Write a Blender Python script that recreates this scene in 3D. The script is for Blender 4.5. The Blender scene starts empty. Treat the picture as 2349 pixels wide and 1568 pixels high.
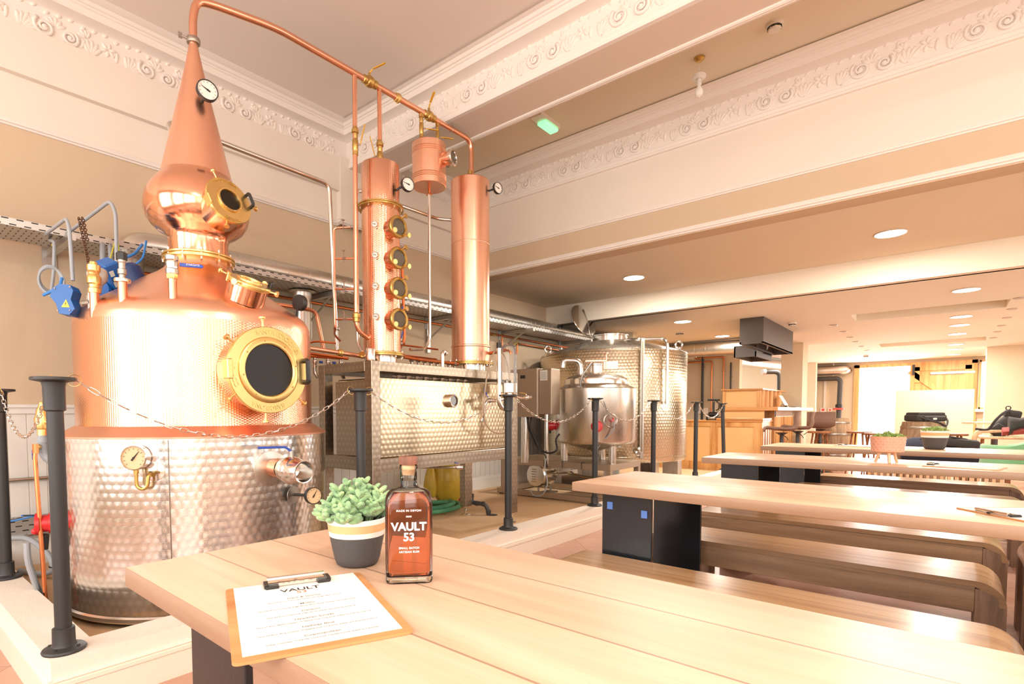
import bpy, bmesh, math, random
from mathutils import Vector, Matrix
PI = math.pi
C = bpy.context.scene.collection
random.seed(7)
def V(*a): return Vector(a[0] if len(a) == 1 else a)
# ---------------------------------------------------------------- geometry
def frame(d):
    d = V(d).normalized()
    u = Vector((0, 0, 1)) if abs(d.z) < .95 else Vector((1, 0, 0))
    x = u.cross(d).normalized(); y = d.cross(x)
    return Matrix((x, y, d)).transposed()
class MB:
    def __init__(s):
        s.bm = bmesh.new(); s.uv = s.bm.loops.layers.uv.new('UVMap'); s.fl = s.bm.faces.layers.int.new('u')
    def quad(s, vs, uvs=None):
        try: f = s.bm.faces.new(vs)
        except ValueError: return None
        if uvs:
            for l, t in zip(f.loops, uvs): l[s.uv].uv = t
            f[s.fl] = 1
        return f
    def box(s, x0, y0, z0, x1, y1, z1, bev=0, seg=1):
        return s.obox(((x0+x1)/2, (y0+y1)/2, (z0+z1)/2), (abs(x1-x0), abs(y1-y0), abs(z1-z0)), None, bev, seg)
    def obox(s, c, size, M=None, bev=0, seg=1):
        M4 = Matrix.Translation(V(c)) @ ((M.to_4x4() if M else Matrix.Identity(4))) @ Matrix.Diagonal((*size, 1))
        if bev:
            t = bmesh.new(); bmesh.ops.create_cube(t, size=1, matrix=M4)
            bmesh.ops.bevel(t, geom=list(t.edges), offset=min(bev, min(size)*.45), segments=seg, profile=.5, affect='EDGES')
            mp = {v: s.bm.verts.new(v.co) for v in t.verts}
            for f in t.faces: s.quad([mp[v] for v in f.verts])
            t.free(); return s
        v = [s.bm.verts.new(M4 @ Vector((x, y, z))) for z in (-.5, .5) for y in (-.5, .5) for x in (-.5, .5)]
        for q in ((0, 2, 3, 1), (4, 5, 7, 6), (0, 1, 5, 4), (2, 6, 7, 3), (0, 4, 6, 2), (1, 3, 7, 5)): s.quad([v[i] for i in q])
        return s
    def loft(s, rings, closed=True, uvs=None, capa=False, capb=False):
        rv = [[s.bm.verts.new(p) for p in r] for r in rings]
        n = len(rv[0])
        for i in range(len(rv)-1):
            for j in range(n if closed else n-1):
                k = (j+1) % n
                q = [rv[i][j], rv[i][k], rv[i+1][k], rv[i+1][j]]
                t = None
                if uvs:
                    u0, u1 = uvs[0][j], uvs[0][j+1]; v0, v1 = uvs[1][i], uvs[1][i+1]
                    t = [(u0, v0), (u1, v0), (u1, v1), (u0, v1)]
                s.quad(q, t)
        if capa: s.quad(list(reversed(rv[0])))
        if capb: s.quad(rv[-1])
        return s
    def lathe(s, prof, c=(0, 0, 0), d=(0, 0, 1), n=40, a0=0, a1=2*PI):
        M = frame(d) if tuple(d) != (0, 0, 1) else Matrix.Identity(3)
        c = V(c); full = abs(a1-a0-2*PI) < 1e-4
        m = n if full else n+1
        rings = []; vv = [0]
        R = max(p[0] for p in prof)
        for i, (r, z) in enumerate(prof):
            rings.append([c + M @ Vector((max(r, 1e-5)*math.cos(a0+(a1-a0)*j/n), max(r, 1e-5)*math.sin(a0+(a1-a0)*j/n), z)) for j in range(m)])
            if i: vv.append(vv[-1]+math.hypot(r-prof[i-1][0], z-prof[i-1][1]))
        s.loft(rings, full, ([R*(a0+(a1-a0)*j/n) for j in range(n+1)], vv))
        return s
    def cyl(s, p0, p1, r0, r1=None, n=20, caps=True):
        p0 = V(p0); p1 = V(p1); r1 = r0 if r1 is None else r1; L = (p1-p0).length
        pr = [(r0, 0), (r1, L)]
        if caps: pr = [(0, 0)]+pr+[(0, L)]
        return s.lathe(pr, p0, (p1-p0), n)
    def tube(s, pts, r, n=10, rad=0, closed=False, caps=True, seg=5):
        P = [V(p) for p in pts]
        if rad and len(P) > 2:
            Q = [P[0]]
            for a, b, c in zip(P, P[1:], P[2:]):
                u = (a-b); w = (c-b); k = min(rad, u.length*.49, w.length*.49)
                u.normalize(); w.normalize()
                for i in range(seg+1):
                    t = i/seg; Q.append((b+u*k)*(1-t)**2 + b*2*t*(1-t) + (b+w*k)*t*t)
            P = Q+[P[-1]]
        m = len(P); rr = r if isinstance(r, (list, tuple)) else [r]*m
        if len(rr) != m: rr = [rr[0]+(rr[-1]-rr[0])*i/(m-1) for i in range(m)]
        T = []
        for i in range(m):
            a = P[i-1] if (i or closed) else P[0]; b = P[(i+1) % m] if (i < m-1 or closed) else P[-1]
            t = b-a; T.append(t.normalized() if t.length > 1e-9 else Vector((0, 0, 1)))
        x = frame(T[0]).col[0].copy(); rings = []; vv = [0]
        for i in range(m):
            x = (x-T[i]*x.dot(T[i])).normalized(); y = T[i].cross(x)
            rings.append([P[i]+(x*math.cos(2*PI*j/n)+y*math.sin(2*PI*j/n))*rr[i] for j in range(n)])
            if i: vv.append(vv[-1]+(P[i]-P[i-1]).length)
        R = max(rr)
        if closed: rings.append(rings[0]); vv.append(vv[-1]+(P[0]-P[-1]).length)
        s.loft(rings, True, ([R*2*PI*j/n for j in range(n+1)], vv), caps and not closed, caps and not closed)
        return s
    def ball(s, c, r, n=12, M=None):
        r = (r, r, r) if isinstance(r, (int, float)) else r
        M4 = Matrix.Translation(V(c)) @ (M.to_4x4() if M else Matrix.Identity(4)) @ Matrix.Diagonal((*r, 1)); k = max(4, n//2+1)
        R = [[s.bm.verts.new(M4 @ Vector((math.sin(PI*i/k)*math.cos(2*PI*j/n), math.sin(PI*i/k)*math.sin(2*PI*j/n), math.cos(PI*i/k)))) for j in range(n)] for i in range(1, k)]
        t, b = s.bm.verts.new(M4 @ Vector((0, 0, 1))), s.bm.verts.new(M4 @ Vector((0, 0, -1)))
        for j in range(n):
            q = (j+1) % n; s.quad([t, R[0][j], R[0][q]]); s.quad([b, R[-1][q], R[-1][j]])
            for i in range(k-2): s.quad([R[i][j], R[i+1][j], R[i+1][q], R[i][q]])
        return s
    def torus(s, c, R, r, d=(0, 0, 1), n=32, k=8, sx=1):
        M = frame(d)
        return s.tube([V(c)+M @ Vector((R*math.cos(2*PI*i/n)*sx, R*math.sin(2*PI*i/n), 0)) for i in range(n)], r, k, closed=True)
    def prism(s, poly, d0, d1, M=None, o=(0, 0, 0)):
        M = M or Matrix.Identity(3); o = V(o)
        a = [s.bm.verts.new(o+M @ Vector((x, y, d0))) for x, y in poly]; b = [s.bm.verts.new(o+M @ Vector((x, y, d1))) for x, y in poly]
        n = len(poly)
        s.quad(list(reversed(a))); s.quad(b)
        for i in range(n): s.quad([a[i], a[(i+1) % n], b[(i+1) % n], b[i]])
        return s
    def text(s, body, M4, size, depth=.0006, bold=0, curve=None, align='CENTER', sp=1.0):
        cu = bpy.data.curves.new('t', 'FONT'); cu.body = body; cu.size = size; cu.extrude = depth; cu.offset = bold; cu.align_x = align; cu.space_character = sp; cu.resolution_u = 3
        o = bpy.data.objects.new('t', cu); C.objects.link(o)
        me = bpy.data.meshes.new_from_object(o.evaluated_get(bpy.context.evaluated_depsgraph_get()))
        bpy.data.objects.remove(o); bpy.data.curves.remove(cu)
        for v in me.vertices:
            p = v.co.copy()
            if curve: a = PI/2-p.x/curve; p = Vector(((curve+p.y)*math.cos(a), (curve+p.y)*math.sin(a), p.z))
            v.co = M4 @ p
        s.bm.from_mesh(me); bpy.data.meshes.remove(me)
        return s
    def mesh(s, name, org=(0, 0, 0), smooth=35):
        bm = s.bm; bm.normal_update()
        bmesh.ops.recalc_face_normals(bm, faces=bm.faces)
        for f in bm.faces:
            if not f[s.fl]:
                n = f.normal; ax, ay, az = abs(n.x), abs(n.y), abs(n.z)
                for l in f.loops:
                    p = l.vert.co
                    l[s.uv].uv = (p.y, p.z) if ax >= ay and ax >= az else ((p.x, p.z) if ay >= az else (p.x, p.y))
            f.smooth = smooth > 0
        bmesh.ops.translate(bm, verts=bm.verts, vec=-V(org))
        me = bpy.data.meshes.new(name); bm.to_mesh(me); bm.free()
        if smooth > 0: me.set_sharp_from_angle(angle=math.radians(smooth))
        return me
# ---------------------------------------------------------------- objects
ORG = {}
def tag(o, label=None, cat=None, group=None, kind=None):
    if label: o['label'] = label
    if cat: o['category'] = cat
    if group: o['group'] = group
    if kind: o['kind'] = kind
    return o
def thing(name, label, cat, loc=(0, 0, 0), group=None, kind=None):
    o = bpy.data.objects.new(name, None); C.objects.link(o); o.location = loc; o.empty_display_size = .1
    ORG[o] = V(loc); return tag(o, label, cat, group, kind)
def part(par, name, mb, mat, label=None, smooth=35):
    o = bpy.data.objects.new(name, mb.mesh(name, ORG[par], smooth)); C.objects.link(o); o.parent = par
    o.data.materials.append(mat); ORG[o] = ORG[par]
    if label: o['label'] = label
    return o
def solo(name, label, cat, mb, mat, loc=(0, 0, 0), group=None, kind=None, smooth=35):
    o = bpy.data.objects.new(name, mb.mesh(name, loc, smooth)); C.objects.link(o); o.location = loc
    o.data.materials.append(mat); ORG[o] = V(loc); return tag(o, label, cat, group, kind)
def struct(name, mb, mat, label=None, smooth=35):
    return solo(name, label or name.replace('_', ' '), 'building', mb, mat, kind='structure', smooth=smooth)
KIDS = {}
def dup(o, loc=None, rz=0, label=None, group=None, par=None):
    c = o.copy(); C.objects.link(c)
    if par: c.parent = par
    if loc is not None: c.location = loc; c.rotation_euler = (0, 0, rz)
    if label: c['label'] = label
    if group: c['group'] = group
    for ch in list(o.children): dup(ch, par=c)
    return c
# ---------------------------------------------------------------- materials
class NT:
    def __init__(s, name):
        s.m = bpy.data.materials.new(name); s.m.use_nodes = True; s.t = s.m.node_tree; s.b = s.t.nodes['Principled BSDF']
    def n(s, ty, **k):
        nd = s.t.nodes.new('ShaderNode'+ty)
        for a, v in k.items():
            if a in nd.inputs.keys() if isinstance(a, str) else False: s.set(nd.inputs[a], v)
            else: setattr(nd, a, v)
        return nd
    def set(s, sock, v):
        if hasattr(v, 'is_linked') or hasattr(v, 'links'): s.t.links.new(v, sock)
        else: sock.default_value = v
    def math(s, op, a, b=None, c=None):
        nd = s.t.nodes.new('ShaderNodeMath'); nd.operation = op
        for i, v in enumerate((a, b, c)):
            if v is not None: s.set(nd.inputs[i], v)
        return nd.outputs[0]
    def co(s, kind='Object', scale=(1, 1, 1), rot=(0, 0, 0), loc=(0, 0, 0)):
        tc = s.t.nodes.new('ShaderNodeTexCoord'); mp = s.t.nodes.new('ShaderNodeMapping')
        mp.inputs['Scale'].default_value = scale; mp.inputs['Rotation'].default_value = rot; mp.inputs['Location'].default_value = loc
        s.t.links.new(tc.outputs[kind], mp.inputs[0]); return mp.outputs[0]
    def noise(s, v, scale=5, detail=3, rough=.5, dist=0):
        nd = s.t.nodes.new('ShaderNodeTexNoise'); s.t.links.new(v, nd.inputs['Vector'])
        nd.inputs['Scale'].default_value = scale; nd.inputs['Detail'].default_value = detail; nd.inputs['Roughness'].default_value = rough; nd.inputs['Distortion'].default_value = dist
        return nd.outputs['Fac']
    def ramp(s, f, stops):
        nd = s.t.nodes.new('ShaderNodeValToRGB'); s.t.links.new(f, nd.inputs[0]); e = nd.color_ramp.elements
        while len(e) < len(stops): e.new(.5)
        for x, (p, c) in zip(e, stops): x.position = p; x.color = c if len(c) == 4 else (*c, 1)
        return nd.outputs[0]
    def mix(s, f, a, b, mode='MIX'):
        nd = s.t.nodes.new('ShaderNodeMix'); nd.data_type = 'RGBA'; nd.blend_type = mode
        s.set(nd.inputs[0], f)
        for i, v in ((6, a), (7, b)): s.set(nd.inputs[i], v if not isinstance(v, tuple) else ((*v, 1) if len(v) == 3 else v))
        return nd.outputs[2]
    def bump(s, h, st=.3, dist=.01, prev=None):
        nd = s.t.nodes.new('ShaderNodeBump'); s.t.links.new(h, nd.inputs['Height']); nd.inputs['Strength'].default_value = st; nd.inputs['Distance'].default_value = dist
        if prev: s.t.links.new(prev, nd.inputs['Normal'])
        s.t.links.new(nd.outputs[0], s.b.inputs['Normal']); return nd.outputs[0]
    def p(s, **k):
        for a, v in k.items(): s.set(s.b.inputs[a.replace('_', ' ')], (*v, 1) if isinstance(v, tuple) and len(v) == 3 else v)
        return s
def lin(r, g=None, b=None):
    if g is None: g = b = r
    return tuple(((c/255)/12.92 if c/255 <= .04045 else ((c/255+.055)/1.055)**2.4) for c in (r, g, b))
def plain(name, rgb, rough=.5, metal=0., var=0., bump=0., bs=200, sc=6, **k):
    n = NT(name); c = lin(*rgb); n.p(Base_Color=c, Roughness=rough, Metallic=metal, **k)
    if var:
        f = n.noise(n.co('Object'), sc, 4)
        n.p(Base_Color=n.mix(f, tuple(x*(1-var) for x in c), tuple(min(1, x*(1+var)) for x in c)))
    if bump: n.bump(n.noise(n.co('Object'), bs, 3), bump, .003)
    return n.m
def cells(n, s, asp=.87, off=.5, swap=False):
    tc = n.t.nodes.new('ShaderNodeTexCoord'); sp = n.t.nodes.new('ShaderNodeSeparateXYZ'); n.t.links.new(tc.outputs['UV'], sp.inputs[0])
    iu, iv = (1, 0) if swap else (0, 1)
    v = n.math('DIVIDE', sp.outputs[iv], s*asp); row = n.math('FLOOR', v)
    u = n.math('ADD', n.math('DIVIDE', sp.outputs[iu], s), n.math('MULTIPLY', n.math('FLOORED_MODULO', row, 2.), off))
    fu = n.math('SUBTRACT', n.math('FRACT', u), .5); fv = n.math('SUBTRACT', n.math('FRACT', v), .5)
    fv = n.math('MULTIPLY', fv, asp)
    d = n.math('SQRT', n.math('ADD', n.math('MULTIPLY', fu, fu), n.math('MULTIPLY', fv, fv)))
    return d, fu, fv
def turned(name, rgb, s, rough=.24, st=.35, tilt=.5, dist=.01):
    n = NT(name); d, fu, fv = cells(n, s)
    h = n.math('ADD', n.math('MULTIPLY', n.math('MINIMUM', d, .5), -1.), n.math('MULTIPLY', fu, tilt))
    rings = n.math('SINE', n.math('MULTIPLY', d, 60.))
    h2 = n.math('ADD', h, n.math('MULTIPLY', rings, .012))
    n.bump(h2, st, dist*s/.05)
    c = lin(*rgb); edge = n.math('SMOOTH_MIN', d, .5, .1)
    n.p(Base_Color=n.mix(n.math('MULTIPLY', d, 1.6), tuple(min(1, x*1.1) for x in c), tuple(x*.82 for x in c)), Metallic=1., Roughness=n.math('ADD', rough, n.math('MULTIPLY', rings, .04)))
    return n.m
def hammered(name, rgb, s, rough=.2, st=.3):
    n = NT(name); d, fu, fv = cells(n, s, 1.0, .5, True)
    v = n.co('Object'); w = n.noise(v, 14, 2)
    h = n.math('ADD', n.math('MULTIPLY', d, d), n.math('MULTIPLY', w, .5))
    n.bump(h, st, .012)
    c = lin(*rgb); f = n.noise(v, 5, 4, .6)
    n.p(Base_Color=n.mix(f, tuple(x*.86 for x in c), tuple(min(1, x*1.08) for x in c)), Metallic=1., Roughness=rough)
    return n.m
def metal(name, rgb, rough=.2, var=.08, sc=6, bump=0, bs=40, scale=(1, 1, 1)):
    n = NT(name); c = lin(*rgb); v = n.co('Object', scale); f = n.noise(v, sc, 4, .6)
    n.p(Base_Color=n.mix(f, tuple(x*(1-var) for x in c), tuple(min(1, x*(1+var)) for x in c)), Metallic=1., Roughness=n.math('ADD', rough-.05, n.math('MULTIPLY', f, .1)))
    if bump: n.bump(n.noise(v, bs, 3), bump, .004)
    return n.m
def wood(name, base, dark, light, axis=0, plank=0, rough=.45, seed=0, gscale=1., seam=(90, 60, 40), bump=.08, knots=True, coat=0):
    n = NT(name); sc = [7*gscale]*3; sc[axis] = .55*gscale
    tc = n.t.nodes.new('ShaderNodeTexCoord'); src = tc.outputs['Object']
    mp = n.t.nodes.new('ShaderNodeMapping'); n.t.links.new(src, mp.inputs[0]); mp.inputs['Scale'].default_value = sc; mp.inputs['Location'].default_value = (seed*3.1, seed*1.7, seed*.9)
    v = mp.outputs[0]
    if plank:
        sp = n.t.nodes.new('ShaderNodeSeparateXYZ'); n.t.links.new(src, sp.inputs[0])
        q = n.math('DIVIDE', sp.outputs[1 if axis == 0 else 0], plank); row = n.math('FLOOR', q); fr = n.math('ABSOLUTE', n.math('SUBTRACT', n.math('FRACT', q), .5))
        cmb = n.t.nodes.new('ShaderNodeCombineXYZ'); n.set(cmb.inputs[0], n.math('MULTIPLY', row, 7.3)); n.set(cmb.inputs[1], n.math('MULTIPLY', row, 3.7))
        va = n.t.nodes.new('ShaderNodeVectorMath'); n.t.links.new(v, va.inputs[0]); n.t.links.new(cmb.outputs[0], va.inputs[1]); v = va.outputs[0]
    g = n.noise(v, 1.6, 5, .6, .5)
    w = n.t.nodes.new('ShaderNodeTexWave'); w.wave_type = 'RINGS'; n.t.links.new(v, w.inputs['Vector']); w.inputs['Scale'].default_value = .55; w.inputs['Distortion'].default_value = 9; w.inputs['Detail'].default_value = 3
    fine = n.noise(v, 22, 3, .6)
    c = n.ramp(g, [(.3, lin(*dark)), (.5, lin(*base)), (.72, lin(*light))])
    c = n.mix(n.math('MULTIPLY', w.outputs['Fac'], .22), c, lin(*dark))
    c = n.mix(n.math('MULTIPLY', n.math('GREATER_THAN', fine, .6), .16), c, lin(*dark))
    if plank:
        wn = n.t.nodes.new('ShaderNodeTexWhiteNoise'); wn.noise_dimensions = '1D'; n.set(wn.inputs['W'], row)
        c = n.mix(n.math('MULTIPLY', wn.outputs['Value'], .28), c, lin(*light))
        sm = n.math('GREATER_THAN', fr, .5-.0022/plank); c = n.mix(n.math('MULTIPLY', sm, .55), c, lin(*seam))
    n.p(Base_Color=c, Roughness=rough)
    if coat: n.p(Coat_Weight=coat, Coat_Roughness=.15)
    n.bump(fine, bump, .002)
    return n.m
def emit(name, rgb, st):
    n = NT(name); n.p(Base_Color=rgb, Emission_Color=rgb, Emission_Strength=st); return n.m
def glass(name, rgb=(1, 1, 1), rough=0., ior=1.45):
    n = NT(name); n.p(Base_Color=rgb, Roughness=rough, Transmission_Weight=1., IOR=ior); return n.m
M = {}
M['copper'] = metal('copper', (246, 192, 164), .24, .07, 5)
M['copper_pipe'] = metal('copper pipe', (238, 178, 148), .22, .08, 9)
M['copper_old'] = metal('aged copper', (214, 130, 84), .3, .14, 12)
M['copper_hammer'] = hammered('hammered copper', (246, 190, 160), .0125, .2, .13)
M['copper_smooth'] = metal('planished copper', (246, 191, 162), .3, .09, 4, .05, 60)
M['copper_beaten'] = metal('beaten copper', (242, 182, 150), .16, .1, 6, .22, 14)
M['copper_satin'] = metal('satin copper', (248, 196, 170), .38, .05, 4)
M['brass'] = metal('brass', (232, 200, 132), .3, .08, 14)
M['brass_dull'] = metal('dull brass', (200, 166, 100), .32, .14, 16)
M['steel'] = metal('polished steel', (226, 222, 216), .17, .05, 6)
M['steel_brush'] = metal('brushed steel', (214, 208, 198), .28, .06, 30, scale=(1, 1, .06))
M['steel_satin'] = metal('satin cabinet steel', (182, 166, 148), .5, .04, 20)
M['steel_dark'] = metal('grey steel fittings', (176, 168, 158), .35, .1, 12)
M['turned'] = turned('engine turned jacket', (230, 227, 222), .044, .2, .2, .25)
M['turned_frame'] = turned('engine turned frame', (180, 166, 148), .045, .32, .12, .4)
M['turned_panel'] = turned('engine turned panel', (200, 182, 154), .042, .24, .16, .25)
M['dimple'] = turned('dimple jacket', (216, 202, 176), .045, .24, .4, .0)
n = NT('perforated galvanised tray'); d, fu, fv = cells(n, .07, .45); msk = n.math('MULTIPLY', n.math('LESS_THAN', n.math('ABSOLUTE', fu), .24), n.math('LESS_THAN', n.math('ABSOLUTE', fv), .05)); n.p(Base_Color=n.mix(msk, lin(196, 194, 190), (.01, .01, .01)), Metallic=n.math('SUBTRACT', 1., msk), Roughness=.42); M['tray'] = n.m
M['galv'] = metal('galvanised steel', (196, 196, 192), .4, .12, 30)
M['duct'] = metal('galvanised duct', (214, 210, 202), .32, .08, 14)
M['black'] = plain('black powder coat', (50, 49, 49), .45, var=.05)
M['black_gloss'] = plain('hammered black steel', (34, 36, 40), .2, bump=.12, bs=120)
M['black_plastic'] = plain('black plastic', (38, 36, 34), .4)
M['grey_plastic'] = plain('dark grey waste pipe', (66, 64, 62), .4)
M['blue'] = plain('blue enamel', (28, 92, 164), .35)
M['blue_dark'] = plain('dark blue enamel', (22, 52, 104), .4)
M['blue_handle'] = plain('blue dipped handle', (48, 82, 178), .35)
M['yellow_handle'] = plain('yellow dipped handle', (226, 168, 52), .4)
M['red'] = plain('red enamel', (214, 38, 44), .3)
M['red_soft'] = plain('red plastic', (226, 84, 76), .4)
M['white_dial'] = plain('white dial', (238, 232, 222), .5)
M['cream_dial'] = plain('cream dial', (226, 192, 148), .5)
M['ink'] = plain('black ink', (40, 34, 30), .6)
M['ink_grey'] = plain('grey ink', (120, 112, 104), .7)
M['ink_orange'] = plain('orange ink', (222, 110, 80), .6)
M['white_print'] = plain('white screen print', (246, 242, 238), .5)
M['dark_glass'] = plain('dark sight glass', (40, 33, 25), .08, Specular_IOR_Level=.25)
M['grey_glass'] = plain('smoked sight glass', (104, 94, 80), .08)
M['glass'] = glass('clear glass')
n = NT('thin clear glass'); mixn = n.t.nodes.new('ShaderNodeMixShader'); tr = n.t.nodes.new('ShaderNodeBsdfTransparent'); fr = n.t.nodes.new('ShaderNodeFresnel'); fr.inputs[0].default_value = 1.5
n.t.links.new(fr.outputs[0], mixn.inputs[0]); n.t.links.new(tr.outputs[0], mixn.inputs[1]); n.t.links.new(n.b.outputs[0], mixn.inputs[2]); n.p(Base_Color=(.95, .95, .95), Roughness=.03, Metallic=.6)
n.t.links.new(mixn.outputs[0], n.t.nodes['Material Output'].inputs[0]); M['thin_glass'] = n.m
n = NT('amber spirit'); n.p(Base_Color=lin(238, 140, 60), Roughness=.02, Transmission_Weight=1., IOR=1.34)
va = n.t.nodes.new('ShaderNodeVolumeAbsorption'); va.inputs['Color'].default_value = (.88, .38, .05, 1); va.inputs['Density'].default_value = 62; n.t.links.new(va.outputs[0], n.t.nodes['Material Output'].inputs['Volume']); n.p(Base_Color=(1, .96, .9)); M['rum'] = n.m
M['oak'] = wood('pale oak table top', (226, 188, 158), (202, 158, 128), (236, 204, 178), 0, .158, .42, 1, 1.)
M['oak2'] = wood('oak table top', (228, 188, 154), (202, 154, 120), (240, 206, 176), 0, .158, .36, 5, 1.)
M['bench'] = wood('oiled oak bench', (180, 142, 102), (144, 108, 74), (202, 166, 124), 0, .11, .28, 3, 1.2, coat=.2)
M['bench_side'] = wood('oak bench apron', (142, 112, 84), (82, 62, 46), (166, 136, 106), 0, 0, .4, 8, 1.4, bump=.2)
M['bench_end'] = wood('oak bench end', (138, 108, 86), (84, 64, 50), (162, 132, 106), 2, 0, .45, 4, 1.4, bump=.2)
M['bar_wood'] = wood('honey oak joinery', (214, 158, 96), (182, 124, 66), (232, 184, 124), 2, 0, .4, 2, 1.2)
M['bar_top'] = wood('honey oak bar top', (204, 144, 86), (170, 112, 62), (224, 170, 112), 0, 0, .35, 6, 1.2)
M['cork'] = plain('pale cork board', (230, 184, 124), .8, var=.12, sc=260, bump=.3)
M['pine'] = wood('knotty pine door', (232, 172, 104), (204, 134, 74), (246, 198, 138), 2, .14, .5, 9, .8)
M['barrel'] = wood('weathered barrel staves', (150, 120, 90), (104, 80, 58), (182, 150, 116), 2, .09, .7, 3, 1.)
M['stool_wood'] = wood('walnut stool wood', (150, 92, 52), (112, 66, 38), (178, 118, 72), 0, 0, .45, 2, 1.5)
M['pale_wood'] = wood('pale beech', (232, 196, 156), (208, 166, 124), (242, 212, 178), 2, 0, .5, 4, 1.5)
M['ply'] = wood('clipboard hardboard', (206, 150, 96), (176, 120, 72), (222, 172, 120), 0, 0, .5, 4, 1.2)
M['walnut'] = wood('walnut stopper', (128, 80, 60), (96, 58, 42), (152, 102, 80), 2, 0, .5, 4, 4)
M['cork_stop'] = plain('cork stopper', (232, 190, 146), .8, var=.1, sc=300)
M['wall'] = plain('taupe wall paint', (214, 188, 158), .85, var=.02, sc=1.5)
M['wall_far'] = plain('stone wall paint', (222, 206, 178), .85, var=.02)
M['white'] = plain('white plaster paint', (240, 226, 212), .8)
M['plaster'] = plain('moulded plaster', (244, 232, 222), .75)
M['beam_pink'] = plain('warm ceiling paint', (236, 218, 202), .85)
M['ceil'] = plain('ceiling paint', (238, 224, 214), .85, var=.012, sc=1)
M['ceil_tan'] = plain('tan ceiling paint', (232, 216, 192), .85)
M['ceil_far'] = plain('cream ceiling paint', (240, 230, 212), .85)
M['beam_cream'] = plain('cream beam paint', (242, 228, 208), .85)
M['dado'] = plain('white satin panelling', (240, 234, 226), .5)
M['stucco'] = plain('white rendered kerb', (238, 226, 212), .9, var=.04, sc=60, bump=.5, bs=260)
M['skirt'] = plain('white gloss skirting', (238, 224, 208), .4)
M['deck'] = plain('sandy screed', (216, 178, 136), .7, var=.1, sc=2.2, bump=.1, bs=60)
n = NT('terracotta tiles'); v = n.co('Object', (1, 1, 1), (0, 0, .785)); br = n.t.nodes.new('ShaderNodeTexBrick'); n.t.links.new(v, br.inputs['Vector']); br.offset = 0
br.inputs['Color1'].default_value = (*lin(192, 148, 124), 1); br.inputs['Color2'].default_value = (*lin(172, 124, 102), 1); br.inputs['Mortar'].default_value = (*lin(160, 110, 88), 1)
for k_, x in (('Scale', 1.), ('Mortar Size', .004), ('Brick Width', .3), ('Row Height', .3)): br.inputs[k_].default_value = x
n.p(Base_Color=n.mix(n.noise(n.co('Object'), 7, 4), br.outputs['Color'], lin(222, 176, 150), 'MIX') if False else n.mix(n.math('MULTIPLY', n.noise(n.co('Object'), 5, 4), .5), br.outputs['Color'], lin(206, 170, 148)), Roughness=.26); n.bump(br.outputs['Fac'], .1, .003); M['tile'] = n.m
M['leather'] = plain('brown leatherette', (122, 92, 76), .55, var=.1, sc=30, bump=.1)
M['charcoal'] = plain('charcoal metal', (78, 68, 62), .5, var=.05)
M['green_velvet'] = plain('green velvet', (104, 158, 112), .9, var=.12, sc=8, Sheen_Weight=.6)
M['fabric_black'] = plain('black nylon', (52, 48, 46), .8, var=.25, sc=12, bump=.3, bs=60)
M['fabric_navy'] = plain('navy canvas', (44, 46, 62), .85, var=.2, sc=10)
M['fabric_red'] = plain('red lining', (190, 90, 84), .85, var=.15)
M['hose'] = plain('green hose', (86, 158, 116), .45)
M['yellow_bag'] = plain('yellow translucent sack', (232, 196, 72), .3, var=.2, sc=14, bump=.5, bs=20, Transmission_Weight=.15)
M['grey_cable'] = plain('grey cable', (160, 164, 170), .5)
M['blue_cable'] = plain('blue air line', (62, 134, 210), .4)
M['earth_cable'] = plain('yellow green earth wire', (214, 204, 74), .5)
M['black_cable'] = plain('black cable', (40, 36, 34), .5)
M['clear_hose'] = plain('clear vinyl hose', (206, 178, 150), .25, Transmission_Weight=.3)
M['chain'] = metal('zinc chain', (226, 222, 216), .2, .04)
M['rust_chain'] = metal('rusty chain', (112, 84, 70), .45, .2, 40)
M['pot_grey'] = plain('charcoal matt pot', (74, 72, 72), .65, var=.08, sc=30)
M['pot_white'] = plain('white pot band', (240, 232, 226), .5)
M['pot_tan'] = plain('tan pot band', (232, 176, 124), .55, var=.05)
M['pot_coral'] = plain('coral glaze', (236, 160, 124), .45)
M['soil'] = plain('dry soil', (128, 96, 70), .95, var=.3, sc=80, bump=.6, bs=90)
n = NT('succulent leaf'); f = n.noise(n.co('Object'), 45, 3); n.p(Base_Color=n.ramp(f, [(.3, lin(108, 148, 104)), (.55, lin(148, 184, 130)), (.75, lin(186, 212, 150))]), Roughness=.6, Sheen_Weight=.4); M['leaf'] = n.m
n = NT('sedum leaf'); f = n.noise(n.co('Object'), 60, 3); n.p(Base_Color=n.ramp(f, [(.3, lin(112, 142, 64)), (.55, lin(156, 178, 96)), (.75, lin(206, 206, 140))]), Roughness=.6); M['sedum'] = n.m
M['paper'] = plain('ivory menu paper', (244, 236, 226), .8, bump=.25, bs=420)
M['blue_tape'] = plain('blue foam pad', (92, 132, 206), .7)
M['lamp'] = emit('led disc', (1, .93, .8), 22)
M['hood'] = plain('dark grey hood', (84, 74, 66), .55, var=.05)
M['foil'] = metal('crinkled foil lining', (232, 228, 222), .2, .1, 20, .8, 30)
M['alu'] = plain('cast aluminium head', (206, 196, 188), .4, .3)
M['sticker'] = plain('white sticker', (232, 226, 214), .5)
M['pink_sticker'] = plain('pink sticker', (232, 84, 140), .5)
M['yellow_sign'] = plain('yellow warning sticker', (240, 204, 74), .5)
M['green_glow'] = emit('green exit lens', lin(150, 240, 180), .9)
M['sign_white'] = plain('off white plastic', (232, 220, 206), .5)
M['mortar'] = plain('white plastic', (238, 232, 224), .45)

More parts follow.
